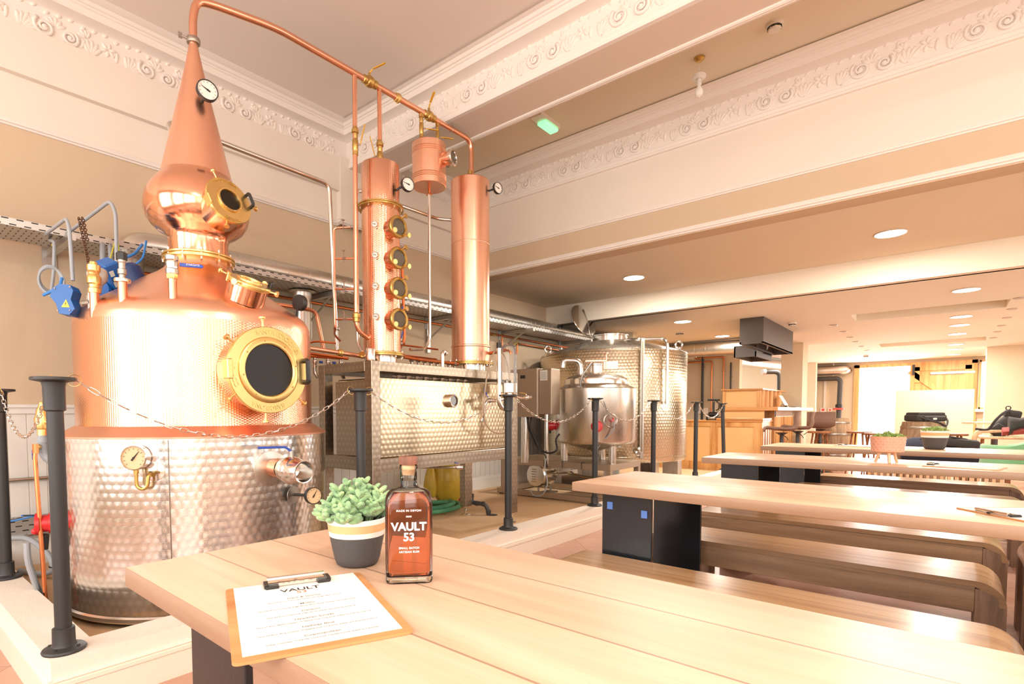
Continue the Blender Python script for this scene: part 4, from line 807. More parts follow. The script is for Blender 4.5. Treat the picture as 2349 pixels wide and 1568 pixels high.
sv = part(pa, 'spout', MB().tube([(-2.79, 3.78, 1.24), (-2.78, 3.80, 1.205), (-2.77, 3.86, 1.195), (-2.74, 3.97, 1.205)], .014, 10, .03), M['steel']); ballvalve(sv, (-2.755, 3.92, 1.2), (.3, 1, .08), .016, .06, 'steel', (0, 0, 1), 'yellow_handle', (-.3, -1, .1), .07)
part(pa, 'probe', MB().cyl((-2.80, 3.70, 1.26), (-2.80, 3.70, 1.335), .012, n=10).ball((-2.80, 3.70, 1.34), .014, 8), M['steel_dark'])
ho = thing('clear_hose', 'looping clear vinyl hose hanging in front of the tank panel', 'hose', (-2.85, 3.6, 1.4))
part(ho, 'hose', MB().tube([(-2.86, 3.72, 1.60), (-2.84, 3.60, 1.60), (-2.83, 3.52, 1.52), (-2.83, 3.46, 1.35), (-2.83, 3.42, 1.12), (-2.83, 3.44, .98), (-2.82, 3.53, .905), (-2.81, 3.66, .895), (-2.80, 3.76, .93), (-2.79, 3.78, 1.02)], .0065, 8, .1), M['clear_hose'])
part(ho, 'inner_tube', MB().tube([(-2.83, 3.60, 1.60), (-2.80, 3.66, 1.56), (-2.79, 3.71, 1.46), (-2.79, 3.72, 1.34)], .005, 6, .06), M['clear_hose'])
# drain from the stand into the floor hole
dp = thing('waste_pipe', 'dark grey waste pipe bending into the floor hole', 'pipe', (-3.5, 4.15, .06))
part(dp, 'riser', MB().cyl((-3.55, 4.10, .25), (-3.55, 4.10, .70), .011, n=10), M['steel'])
part(dp, 'elbows', MB().tube([(-3.55, 4.10, .26), (-3.55, 4.10, .17), (-3.40, 4.14, .165), (-3.37, 4.15, .1), (-3.37, 4.15, .045)], .022, 14, .05), M['grey_plastic'])
for a, b in (((-3.55, 4.10, .22), (-3.55, 4.10, .26)), ((-3.50, 4.113, .167), (-3.48, 4.118, .167)), ((-3.43, 4.13, .166), (-3.41, 4.136, .166)), ((-3.37, 4.15, .08), (-3.37, 4.15, .11))): part(dp, 'collar', MB().cyl(a, b, .026, n=14), M['grey_plastic'])
part(dp, 'floor_hole', MB().lathe([(0, .0615), (.055, .0615)], (-3.34, 4.17, 0), n=28), M['ink'])
# yellow sack, green hose, white tub
yb = thing('yellow_sack', 'yellow translucent sack hanging behind the stand leg', 'sack', (-4.1, 4.25, .1))
m = MB(); m.lathe([(.02, .06), (.11, .1), (.17, .2), (.185, .35), (.17, .5), (.12, .6)], (-4.1, 4.34, 0), n=18)
for v in m.bm.verts: v.co += Vector((random.uniform(-.012, .012), random.uniform(-.012, .012), random.uniform(-.01, .01)))
part(yb, 'body', m, M['yellow_bag'])
m = MB(); m.lathe([(.0, .15), (.06, .17), (.085, .28), (.06, .42), (.03, .5), (.0, .52)], (-4.16, 4.14, 0), n=14); part(yb, 'tied_corner', m, M['yellow_bag'])
gh = MB(); pts = []
for i in range(38): a = 1.2+i*.35; u = i/37; pts.append((-3.92+(.27-.13*u)*math.cos(a), 3.95+(.40-.17*u)*math.sin(a), .084+.05*u))
gh.tube(pts, .023, 10); solo('garden_hose', 'coiled green hose lying on the platform floor', 'hose', gh, M['hose'], (-3.98, 4.0, .06))
t = thing('white_tub', 'small white tub on the floor behind the stand', 'tub', (-4.35, 3.2, .06)); part(t, 'body', MB().lathe([(0, .062), (.13, .062), (.15, .33), (.155, .335)], (-4.35, 3.2, 0), n=28), M['mortar']); part(t, 'lid', MB().lathe([(.157, .33), (.16, .345), (.1, .36), (0, .365)], (-4.35, 3.2, 0), n=28), M['mortar'])
rc = thing('castor_wheel', 'red castor wheel beside the stand leg', 'wheel', (-4.15, 4.6, .06)); part(rc, 'tyre', MB().torus((-4.15, 4.6, .112), .04, .012, (1, .3, 0), 24, 8), M['red']); part(rc, 'fork', MB().box(-4.17, 4.58, .1, -4.13, 4.62, .19).box(-4.19, 4.56, .18, -4.11, 4.64, .2), M['steel_dark'])
# ================================================================ control cabinet
cb = thing('control_cabinet', 'grey stainless control cabinet standing behind the glass dome', 'cabinet', (-3.4, 5.05, .06))
X0, X1 = -3.72, -3.36
part(cb, 'cabinet_body', MB().box(X0, 5.0, 1.02, X1, 5.22, 1.555, .004), M['steel_satin'])
part(cb, 'cabinet_door', MB().box(X0+.0, 4.985, 1.02, X1, 5.0, 1.555, .003), M['steel_satin']); part(cb, 'cable_box', MB().box(X1, 5.02, 1.05, X1+.16, 5.2, 1.545, .004), M['steel_satin'])
part(cb, 'rating_plate', MB().box(X1+.02, 5.016, 1.42, X1+.11, 5.021, 1.53), M['sticker']); m = MB(); [m.box(X1+.03, 5.0145, 1.435+k*.012, X1+.10, 5.0165, 1.438+k*.012) for k in range(7)]; part(cb, 'plate_print', m, M['ink_grey'])
part(cb, 'display', MB().box(X0+.14, 4.979, 1.45, X0+.2, 4.986, 1.485), M['black_plastic'])
for x, z, c in ((X0+.03, 1.46, 'red'), (X0+.03, 1.36, 'green_velvet'), (X0+.03, 1.27, 'black_plastic')): part(cb, 'push_button', MB().lathe([(.016, 0), (.016, .01), (.011, .012), (.011, .02), (0, .021)], (x, 4.986, z), (0, -1, 0), 14), M[c])
m = MB(); m.cyl((X0+.12, 5.1, .5), (X0+.12, 5.1, 1.02), .045, n=20).cyl((X1+.05, 5.1, .5), (X1+.05, 5.1, 1.05), .024, n=16); part(cb, 'support_leg', m, M['steel'])
bc = MB().tube([(X0+.19, 5.05, 1.02), (X0+.23, 5.0, .9), (X0+.36, 4.99, .68), (X0+.50, 5.0, .62), (X0+.62, 5.0, .66), (-3.17, 5.06, .78), (-3.13, 5.08, .84)], .011, 8, .15)
bc.tube([(X0+.24, 5.05, 1.02), (X0+.25, 5.0, .9), (X0+.40, 4.985, .66), (X0+.47, 5.0, .6), (X0+.47, 5.02, .47)], .008, 8, .15)
part(cb, 'cable', bc, M['black_cable'])
part(cb, 'grey_flex', MB().tube([(-3.23, 5.0, .6), (-3.25, 4.96, .5), (-3.21, 4.98, .3), (-3.28, 4.98, .16), (-3.40, 4.99, .14), (-3.5, 5.05, .2)], .006, 8, .06), M['grey_cable'])
# ================================================================ trolley table, pump, small tank
tr = thing('tank_trolley', 'low stainless trolley frame under the small polished tank', 'trolley', (-3.4, 5.8, .06))
def tb(name, *a): return part(tr, name, MB().box(*a, .002), M['steel_satin'])
tb('top_rail', -4.2, 5.42, .43, -2.70, 5.48, .5); tb('top_rail', -4.2, 6.14, .43, -2.70, 6.20, .5); tb('end_rail', -2.76, 5.48, .43, -2.70, 6.14, .5); tb('end_rail', -4.2, 5.48, .43, -4.14, 6.14, .5)
tb('shelf', -3.45, 5.48, .488, -2.76, 6.14, .496)
for x in (-4.2, -2.76):
    for y in (5.42, 6.14): tb('leg', x, y, .12, x+.06, y+.06, .43)
tb('low_rail', -4.2, 5.34, .075, -2.72, 5.40, .135); tb('low_rail', -4.2, 6.14, .075, -2.7, 6.2, .135); tb('low_end_rail', -4.2, 5.40, .075, -4.14, 6.14, .135); tb('low_end_rail', -2.78, 5.40, .075, -2.72, 6.14, .135)
for x in (-4.17, -2.75):
    for y in (5.38, 6.17): part(tr, 'castor', MB().cyl((x-.012, y, .08), (x+.012, y, .08), .02, n=14).cyl((x, y, .06), (x, y, .08), .015, n=10), M['grey_plastic'])
for x in (-3.55, -3.3, -3.05): part(tr, 'cable_tie', MB().tube([(x, 5.415, .43), (x, 5.413, .505), (x, 5.49, .505)], .003, 6), M['black_cable'])
pu = thing('transfer_pump', 'round bodied stainless transfer pump with louvred end cap on the trolley base', 'pump', (-3.6, 5.3, .075))
pc = V(-3.70, 5.46, .31); pd = V(.08, 1, 0).normalized()
part(pu, 'motor_shroud', MB().lathe([(0, -.004), (.13, 0), (.145, .012), (.145, .03), (.138, .035), (.138, .24), (.12, .27), (.07, .28)], pc, pd, 40), M['steel'])
F = frame(-pd)
for k in range(6): part(pu, 'louvre', MB().obox(pc-pd*.004+F @ Vector((-.02, -.075+k*.03, 0)), (.07, .008, .008), F, .003), M['steel_dark'])
part(pu, 'pump_head', MB().lathe([(0, .27), (.09, .275), (.09, .3), (.05, .31), (.03, .33), (.018, .34), (.018, .45), (0, .45)], pc, pd, 28), M['steel'])
part(pu, 'outlet_pipe', MB().tube([pc+V(.1, .25, .02), pc+V(.3, .25, .03), pc+V(.75, .2, -.02)], .016, 10), M['steel']); ballvalve(pu, pc+V(.34, .25, .03), (1, 0, 0), .02, .07, 'steel', (0, 0, 1), 'blue_handle', (1, .1, .12), .12)
m = MB(); [m.tube([pc+pd*a+V(0, 0, -.12), pc+pd*a+V(0, 0, -.215)], .012, 8) for a in (.06, .2, .3)]; m.obox(pc+pd*.18+V(0, 0, -.225), (.36, .14, .015), Matrix((pd, Vector((-pd.y, pd.x, 0)), Vector((0, 0, 1)))).transposed()); part(pu, 'pump_feet', m, M['steel_dark'])
KX, KY, KR = -3.0, 5.64, .446
sm = thing('jacketed_mixing_tank', 'small polished steel tank with domed lid standing on the trolley', 'tank', (KX, KY, .5)); KA = (KX, KY, 0)
part(sm, 'tank_shell', MB().lathe([(.02, .60), (.05, .635), (.30, .7), (.42, .725), (KR-.015, .738), (KR, .76), (KR, 1.33), (KR-.006, 1.338)], KA, n=80), M['steel_brush'], 'brushed steel shell')
part(sm, 'shoulder', MB().lathe([(KR-.004, 1.336), (KR-.08, 1.375), (.352, 1.385)], KA, n=64), M['steel'])
part(sm, 'domed_lid', MB().lathe([(.35, 1.38), (.352, 1.43), (.348, 1.445), (.30, 1.475), (.2, 1.505), (.1, 1.522), (0, 1.525)], KA, n=64), M['steel'])
mh = part(sm, 'manway_collar', MB().lathe([(.0, 1.6), (.085, 1.6), (.09, 1.605), (.09, 1.62), (.085, 1.622), (.082, 1.5)], KA, n=36), M['steel'])
part(mh, 'cross_bar', MB().obox((KX, KY, 1.655), (.24, .035, .02), Matrix.Rotation(.5, 3, 'Z'), .003).cyl((KX+.1, KY+.055, 1.56), (KX+.1, KY+.055, 1.73), .008, n=8).ball((KX+.1, KY+.055, 1.735), (.03, .012, .01), 8), M['copper_satin'])
part(sm, 'vent_bend', MB().tube([(KX-.11, KY-.15, 1.49), (KX-.11, KY-.15, 1.655), (KX-.28, KY-.24, 1.665), (KX-.29, KY-.245, 1.58)], .032, 16, .08), M['steel'])
m = MB()
for x, y in ((-3.36, 5.56), (-2.76, 5.58), (-3.1, 6.0)): part(sm, 'leg', MB().cyl((x, y, .5), (x, y, .745), .042, n=24), M['steel'])
for a, nm in ((-2.55, 'red heater head at the left of the tank'), (-1.05, 'red heater head behind the post')):
    o = V(KX+KR*math.cos(a), KY+KR*math.sin(a), .92); d = V(math.cos(a), math.sin(a), 0)
    h = part(sm, 'heater_head', MB().lathe([(.062, 0), (.062, .012), (.045, .02), (.045, .04), (.056, .042), (.056, .11), (.05, .118), (0, .12)], o-d*.01, d, 28), M['red'], nm); part(h, 'gland', MB().cyl(o+d*.07+V(0, 0, -.05), o+d*.07+V(0, 0, -.09), .014, n=10), M['black_plastic'])
    part(h, 'end_cap', MB().lathe([(0, .1205), (.034, .1205)], o-d*.01, d, 20), M['red_soft'])
o = V(KX+KR*math.cos(-.72), KY+KR*math.sin(-.72), .98); d = V(math.cos(-.72), math.sin(-.72), 0)
pt = part(sm, 'sensor_port', MB().lathe([(.075, -.02), (.08, .0), (.07, .004), (.05, -.01), (.03, -.012), (0, -.012)], o, d, 32), M['steel_dark']); part(pt, 'sensor_plug', MB().cyl(o-d*.01, o+d*.05, .012, n=10).obox(o+d*.03+V(0, .03, .01), (.014, .014, .045)), M['red_soft'])
part(sm, 'sensor_cable', MB().tube([o+d*.05, o+d*.06+V(-.05, -.01, .1), o+d*.03+V(-.1, -.03, .25), V(KX+.05, KY-KR-.01, 1.33), V(KX+.02, KY-.36, 1.46), V(KX+.0, KY-.1, 1.63)], .005, 6, .1).tube([o+d*.05+V(0, .03, 0), o+d*.05+V(.01, .02, -.1), o+d*.04+V(-.08, -.02, -.2), o+V(-.14, -.03, -.3), o+V(-.2, 0, -.44)], .006, 6, .1), M['grey_cable'])
# ================================================================ large dimpled tank
BX, BY, BR = -3.60, 7.24, 1.01
bt = thing('storage_tank', 'very large dimpled stainless tank with its hatch lid raised', 'tank', (BX, BY, .06)); BA = (BX, BY, 0)
part(bt, 'tank_shell', MB().lathe([(0, .40), (.95, .42), (BR-.01, .43), (BR, .45), (BR, 1.86), (BR-.005, 1.87)], BA, n=120), M['dimple'], 'dimpled jacket')
for z in (.5, 1.2, 1.62, 1.845): part(bt, 'weld_band', MB().lathe([(BR-.002, z-.005), (BR+.004, z), (BR-.002, z+.005)], BA, n=100), M['steel_brush'])
part(bt, 'cone_top', MB().lathe([(BR-.003, 1.867), (BR-.05, 1.89), (.6, 2.0), (.25, 2.09)], BA, n=80), M['steel_brush'])
HX, HY = BX+.02, BY-.1
part(bt, 'hatch_collar', MB().lathe([(.24, 2.03), (.24, 2.13), (.255, 2.135), (.255, 2.15), (.23, 2.15), (.23, 2.05)], (HX, HY, 0), n=48), M['steel'])
hx = V(HX-.235, HY-.08, 2.14); ld = V(.9, -.15, .38).normalized()
lid = part(bt, 'hatch_lid', MB().lathe([(0, .03), (.1, .028), (.22, .01), (.245, 0), (.25, -.01), (.24, -.015), (.2, -.005), (0, .012)], hx+V(-.13, .0, .26), ld, 48), M['steel'], 'raised round hatch lid')
part(lid, 'hinge_arm', MB().tube([hx, hx+V(-.03, .0, .06), hx+V(-.16, .03, .42)], .012, 8).tube([hx+V(-.03, .03, 0), hx+V(-.19, .06, .40)], .012, 8).cyl(hx+V(-.13, .02, .23)-ld*.06, hx+V(-.13, .02, .23), .03, n=12), M['steel_brush'])
for a in (-2.2, -.05):
    q = V(BX+.97*math.cos(a), BY+.97*math.sin(a), 1.87); part(bt, 'lifting_lug', MB().torus(q+V(0, 0, .08), .045, .014, (math.sin(a), -math.cos(a), 0), 20, 8).box(q.x-.02, q.y-.05, 1.84, q.x+.02, q.y+.05, 1.9), M['steel'])
a = -.75; e = V(math.cos(a), math.sin(a), 0); q = V(BX, BY, 0)+e*(BR+.035)
part(bt, 'sight_gauge_rail', MB().obox(q+V(0, 0, 1.24), (.03, .05, 1.5), Matrix.Rotation(a, 3, 'Z'), .004), M['steel_brush']); part(bt, 'sight_gauge_tube', MB().tube([q+e*.02+V(.0, .0, .58), q+e*.02+V(0, 0, 1.95)], .008, 8), M['clear_hose'])
m = MB(); [m.obox(q+e*.017+V(0, 0, .6+k*.03), (.004, .03 if k % 5 == 0 else .018, .002), Matrix.Rotation(a, 3, 'Z')) for k in range(44)]; part(bt, 'scale_marks', m, M['ink_grey'])
a2 = -.42; e2 = V(math.cos(a2), math.sin(a2), 0); q2 = V(BX, BY, 0)+e2*(BR+.05)
part(bt, 'cip_pipe', MB().tube([V(HX+.2, HY-.05, 2.06), q-e*.2+V(0, 0, 2.0), q2-e2*.08+V(0, 0, 2.0), q2+V(0, 0, 1.96), q2+V(0, 0, 1.2)], .02, 12, .06).cyl(q2+V(0, 0, 1.17), q2+V(0, 0, 1.22), .028, n=12), M['steel'])
for a3, z in ((-1.02, .66), (-.80, .56)): q3 = V(BX, BY, 0)+V(math.cos(a3), math.sin(a3), 0)*BR; part(bt, 'sample_valve', MB().lathe([(.02, 0), (.02, .05), (.035, .055), (.035, .07), (.02, .075), (.02, .11), (0, .11)], q3+V(0, 0, z), (math.cos(a3), math.sin(a3), 0), 16).ball(q3+V(math.cos(a3), math.sin(a3), 0)*.08+V(0, 0, z+.05), (.02, .02, .03), 8), M['steel'])
a4 = -1.12; q4 = V(BX, BY, 0)+V(math.cos(a4), math.sin(a4), 0)*(BR+.003); part(bt, 'name_plate', MB().obox(q4+V(0, 0, 1.66), (.004, .17, .1), Matrix.Rotation(a4, 3, 'Z')), M['sticker'])
for k in range(5): a5 = -2.3+k*1.2; part(bt, 'leg', MB().obox((BX+.86*math.cos(a5), BY+.86*math.sin(a5), .24), (.2, .2, .37), Matrix.Rotation(a5, 3, 'Z'), .004), M['steel_brush'])
# ================================================================ high cable tray, ducts and wall pipes
ty = thing('cable_tray', 'long perforated galvanised cable tray along the left wall', 'cable tray', (-4.3, 4.5, 2.17))
def slots(x0, x1, y0, y1, z):
    m = MB(); m.box(x0, y0, z, x1, y1, z+.002); m.box(x1-.002, y0, z, x1, y1, z+.046); m.box(x0, y0, z, x0+.002, y1, z+.05); m.box(x1-.014, y0, z+.042, x1, y1, z+.046); return m
part(ty, 'tray', slots(-4.53, -4.18, -.3, 9.6, 2.18), M['tray'])
for i, y in enumerate((.96, 2.95, 4.55, 5.95, 7.5)):
    b = MB().box(WX, y-.02, 2.135, -4.06, y+.022, 2.175).box(WX, y-.04, 2.06, WX+.008, y+.04, 2.23)
    if i: b.tube([(WX+.01, y, 1.93), (-4.2, y, 2.15)], .014, 4).box(WX, y-.025, 1.78, WX+.03, y+.025, 2.15)
    part(ty, 'wall_bracket', b, M['galv'])
sd = thing('spiral_duct', 'spiral galvanised duct lying above the cable tray', 'duct', (-4.5, 3, 2.3))
m = MB().tube([(-4.47, 1.40, 1.5), (-4.47, 1.40, 2.30), (-4.47, 1.62, 2.32), (-4.47, 9.4, 2.32)], .088, 22, .16, seg=8)
part(sd, 'pipe', m, M['duct']); m = MB(); [m.torus((-4.47, 1.75+k*.11, 2.32), .0885, .0028, (.15, 1, .1), 20, 5) for k in range(70)]; part(sd, 'spiral_seam', m, M['galv'])
m = MB(); m.torus((-4.47, 1.40, 1.95), .09, .004, (0, 0, 1), 22, 6).torus((-4.47, 1.40, 2.0), .09, .004, (0, 0, 1), 22, 6); part(sd, 'joint_band', m, M['duct'])
sd = thing('branch_duct', 'short vertical galvanised duct dropping below the tray behind the still', 'duct', (-4.45, 2.77, 1.9)); part(sd, 'pipe', MB().lathe([(.075, 1.4), (.075, 2.1), (.085, 2.12), (.085, 2.16), (.12, 2.17)], (-4.42, 2.77, 0), n=24), M['duct'])
cp = thing('wall_copper_pipe', 'pair of copper pipes running low under the tray', 'pipe', (-4.58, 5, 2.1))
part(cp, 'upper_pipe', MB().tube([(-4.585, 1.5, 2.13), (-4.585, 5.0, 2.13), (-4.585, 9.5, 2.1)], .0125, 10), M['copper_old']); part(cp, 'lower_pipe', MB().tube([(-4.585, 6.3, 1.9), (-4.585, 6.3, 2.05), (-4.585, 9.5, 2.03)], .0105, 10, .03).tube([(-4.585, 5.95, 2.11), (-4.585, 5.95, 1.2)], .0105, 8), M['copper_old'])
part(cp, 'isolating_valve', MB().cyl((-4.585, 5.72, 2.118), (-4.585, 5.80, 2.118), .017, n=8).torus((-4.57, 6.2, 2.1), .022, .006, (1, 0, 0), 16, 6), M['brass_dull']); part(cp, 'earth_wire', MB().tube([(-4.57, 6.3, 2.12), (-4.56, 6.26, 2.05), (-4.57, 6.2, 2.02)], .005, 6), M['earth_cable'])
cd = thing('wall_conduit', 'thin metal conduit across the dado at the left edge', 'conduit', (-4.58, .5, .63)); part(cd, 'pipe', MB().tube([(-4.585, -.5, .64), (-4.585, 2.4, .64)], .0125, 10), M['steel_dark'])
lt = thing('low_cable_tray', 'perforated galvanised tray low on the panelled wall', 'cable tray', (-4.59, 1, .3)); part(lt, 'tray', MB().box(-4.6, -.5, .27, -4.595, 2.2, .39).box(-4.6, -.5, .39, -4.56, 2.2, .394).box(-4.6, -.5, .27, -4.56, 2.2, .274), M['tray'])
part(lt, 'blue_wire', MB().tube([(-4.59, -.4, .365), (-4.585, .7, .37), (-4.4, .8, .42), (-3.9, .64, .5)], .006, 6, .1), M['blue_cable'])
cl = thing('cable_coil', 'loop of grey flexible cable on the floor beside the left post', 'cable', (-4.2, .75, .06)); part(cl, 'flex', MB().tube([(-4.5, .66, .28), (-4.3, .74, .3), (-4.08, .80, .2), (-4.03, .80, .12), (-4.15, .76, .09), (-4.4, .70, .08)], .016, 10, .1).tube([(-3.33, .56, .45), (-3.33, .56, .36), (-3.36, .60, .2), (-3.55, .66, .085), (-3.9, .66, .08)], .014, 10, .12), M['grey_cable']); m = MB(); [m.torus(p, .018, .004, d, 12, 5) for p, d in (((-4.05, .80, .15), (.2, 0, 1)), ((-4.25, .735, .085), (1, .2, 0)))]; part(cl, 'cable_tie', m, M['black_cable'])
# sprung pipes over the still's left side
for n_, (pts, lab) in enumerate((([(-4.42, .885, 2.205), (-4.30, .87, 2.19), (-3.62, .835, 2.13), (-3.55, .83, 2.06), (-3.52, .83, 1.78)], 'shorter bent grey pipe rising over the blue junction box'), ([(-4.42, .945, 2.19), (-4.30, .945, 2.18), (-3.62, 1.045, 2.285), (-3.55, 1.05, 2.2), (-3.50, 1.03, 1.86)], 'taller bent grey pipe rising over the blue motor'))):
    t = thing('air_pipe', lab, 'pipe', pts[0], 'bent grey air pipes'); part(t, 'pipe', MB().tube(pts, .0095, 10, .05), M['grey_cable']); part(t, 'wall_fitting', MB().tube([pts[0], V(pts[0])+V(-.12, 0, .03)], .009, 8).cyl(V(pts[0])+V(-.02, -.03, .01), V(pts[0])+V(-.02, .03, .01), .012, n=8).cyl(V(pts[0])+V(-.03, 0, -.02), V(pts[0])+V(-.03, 0, .05), .01, n=8), M['brass'])
ch = MB(); q = V(-3.78, .93, 2.19)
for i in range(26):
    p = q+V(.012*(i % 2), .002*i, -.0128*i); ch.torus(p, .0085, .0028, (1, .3, 0) if i % 2 else (.3, -1, 0), 10, 5)
    if i < 10: ch.torus(p+V(.02, .012, 0), .0085, .0028, (1, .3, 0) if i % 2 else (.3, -1, 0), 10, 5)
solo('hoist_chain', 'rusty brown chain hanging from the tray bracket', 'chain', ch, M['rust_chain'], q)
wr = thing('wire_bundle', 'bundle of grey and blue wires falling from the tray behind the still', 'cable', (-4.0, 1.2, 2.1))
part(wr, 'grey_wires', MB().tube([(-4.2, 1.16, 2.19), (-4.1, 1.13, 2.1), (-4.1, 1.13, 1.7)], .016, 8, .06).tube([(-4.2, 1.2, 2.19), (-4.08, 1.17, 2.1), (-4.08, 1.17, 1.7)], .014, 8, .06).tube([(-4.3, .9, 2.17), (-4.05, .87, 2.1), (-4.0, .85, 1.9), (-4.0, .83, 1.76)], .009, 8, .06), M['grey_cable'])
part(wr, 'blue_wires', MB().tube([(-4.0, 1.33, 2.18), (-3.9, 1.25, 2.08), (-3.9, 1.18, 2.04), (-3.9, 1.18, 1.75)], .009, 8, .05).tube([(-3.9, 1.32, 2.18), (-3.85, 1.28, 2.04), (-3.88, 1.2, 1.98), (-3.9, 1.17, 2.05)], .007, 8, .05).tube([(-3.6, .80, 1.80), (-3.56, .78, 1.74), (-3.62, .72, 1.70)], .008, 8, .03), M['blue_cable'])
part(wr, 'earth_wires', MB().tube([(-4.1, 1.22, 2.18), (-4.05, 1.21, 2.0), (-4.05, 1.21, 1.75)], .006, 6, .05).tube([(-4.1, 1.2, 2.18), (-3.95, 1.12, 2.0), (-3.8, 1.0, 1.9), (-3.75, .96, 1.85)], .005, 6, .05), M['earth_cable'])
lo = MB(); [lo.torus((-3.85+.015*k, .80, 1.84-.01*k), .07+.006*k, .007, (1, -.2, .15*k), 26, 6, .7) for k in range(3)]; solo('cable_loop', 'coil of grey cable hanging beside the blue junction box', 'cable', lo, M['grey_cable'], (-3.85, .8, 1.84))
# ================================================================ tables and benches
TX0, TX1 = -1.245, 1.75
def table(y0, dep, label, rot=0, mat='oak2', pads=False):
    t = thing('dining_table', label, 'table', (0, 0, 0), 'long oak refectory tables')
    L = TX1-TX0
    part(t, 'table_top', MB().box(0, 0, .72, L, dep, .76, .004, 2), M[mat])
    for x in (.105, L-.33):
        for y in (.085, dep-.1): 
            xs_ = x+(.045 if y > .2 else 0)
            l = part(t, 'leg', MB().box(xs_, y, .0, xs_+.23, y+.016, .72, .002), M['black_gloss'])
            if pads and x < 1 and y < .2:
                for px, pz in ((.04, .66), (.2, .64)): part(l, 'foam_pad', MB().box(x+px-.013, y-.005, pz-.016, x+px+.013, y, pz+.016), M['blue_tape'], 'small blue foam pad')
        part(t, 'foot_plate', MB().box(x, .085, .0, x+.235, dep-.084, .014), M['black_gloss'])
    t.location = (TX0, y0, 0); t.rotation_euler = (0, 0, rot); return t
table(.362, .628, 'nearest pale oak table holding the plant and the amber bottle', -.012, 'oak')
table(2.125, .605, 'second oak table back with blue foam pads on its black leg', -.045, 'oak2', True)
table(3.86, .6, 'third oak table back carrying the coral tripod planter', .0)
table(5.47, .7, 'farthest oak table carrying the dark round planter', -.01)
def bench_proto(L=1.47, W=.33, H=.45):
    t = thing('bench', 'x', 'bench')
    s = MB(); R = .085; prof = []
    for k in range(9): a = PI-k*PI/16; prof.append((R+R*math.cos(a), H-R+R*math.sin(a)))
    for k in range(9): a = PI/2-k*PI/16; prof.append((L-R+R*math.cos(a), H-R+R*math.sin(a)))
    inn = [(L-.02, H-R), (L-.024, H-.05), (L-R, H-.022), (R, H-.022), (.024, H-.05), (.02, H-R)]
    s.prism([(x, z) for x, z in prof]+inn, 0, W, Matrix(((1, 0, 0), (0, 0, 1), (0, 1, 0))))
    part(t, 'seat', s, M['bench'])
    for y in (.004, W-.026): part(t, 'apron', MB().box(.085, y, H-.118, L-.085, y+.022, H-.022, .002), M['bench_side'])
    for x0, x1 in ((0, .085), (L-.085, L)):
        o = x0 if x0 == 0 else x1; sg = 1 if x0 == 0 else -1
        poly = [(o, 0), (o, H-R-.0), (o+sg*.004, H-R+.025), (o+sg*.025, H-R*.33), (o+sg*.055, H-.03), (o+sg*.085, H-.028), (o+sg*.085, 0)]
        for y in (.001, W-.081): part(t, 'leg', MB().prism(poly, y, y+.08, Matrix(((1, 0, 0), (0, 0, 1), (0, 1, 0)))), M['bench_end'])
    return t
b0 = bench_proto()
BL = [(-1.275, 1.84, -.01, 'oak bench tucked under the front of the second table'), (-1.275, 2.70, -.012, 'oak bench just behind the second table with its rounded end in view'), (-1.22, 3.50, 0, 'oak bench half hidden under the third table'), (-1.0, 5.20, 0, 'oak bench under the front of the farthest table'), (-.95, 6.20, 0, 'oak bench behind the farthest table'),
      (.262, 2.70, 0, 'bench end cut by the right edge of the picture behind the second table'), (.30, 3.46, 0, 'bench end at the right edge in front of the third table'), (.245, 1.80, 0, 'bench at the right edge tucked against the nearest table')]
for i, (x, y, r, l) in enumerate(BL):
    o = b0 if i == 0 else dup(b0, (x, y, 0), r, l)
    if i == 0: o.location = (x, y, 0); o.rotation_euler = (0, 0, r); o['label'] = l
    o['group'] = 'oiled oak benches'
# ---------------------------------------------------------------- on the tables
def succulent(mb, c, R, h, n, seed, size=.017, floor=.0):
    rnd = random.Random(seed)
    for i in range(n):
        a = rnd.random()*2*PI; rr = R*math.sqrt(rnd.random()); k = rr/R
        top = V(c)+V(rr*1.12*math.cos(a), rr*1.12*math.sin(a), h*(1.05-k*k*.75)*(.45+.55*rnd.random())+.004)
        base = V(c)+V(rr*.6*math.cos(a), rr*.6*math.sin(a), -.004)
        mb.tube([base, base.lerp(top, .5)+V(0, 0, .006), top], .0018, 5)
        d = (top-base).normalized(); m = 3 if size < .012 else 4
        for lv in range(m):
            p = base.lerp(top, .45+.55*lv/(m-1))
            for s_ in (0, PI) if lv % 2 else (PI/2, 3*PI/2):
                b = s_+a+rnd.uniform(-.4, .4); out = (V(math.cos(b), math.sin(b), .0)+d*(.55+.5*lv/m)).normalized(); L = size*(1.15-.12*lv)*rnd.uniform(.75, 1.15)
                Rm = frame(out); mb.ball(p+out*L*.52, (L*.34, L*.27, L*.58), 8, Rm)
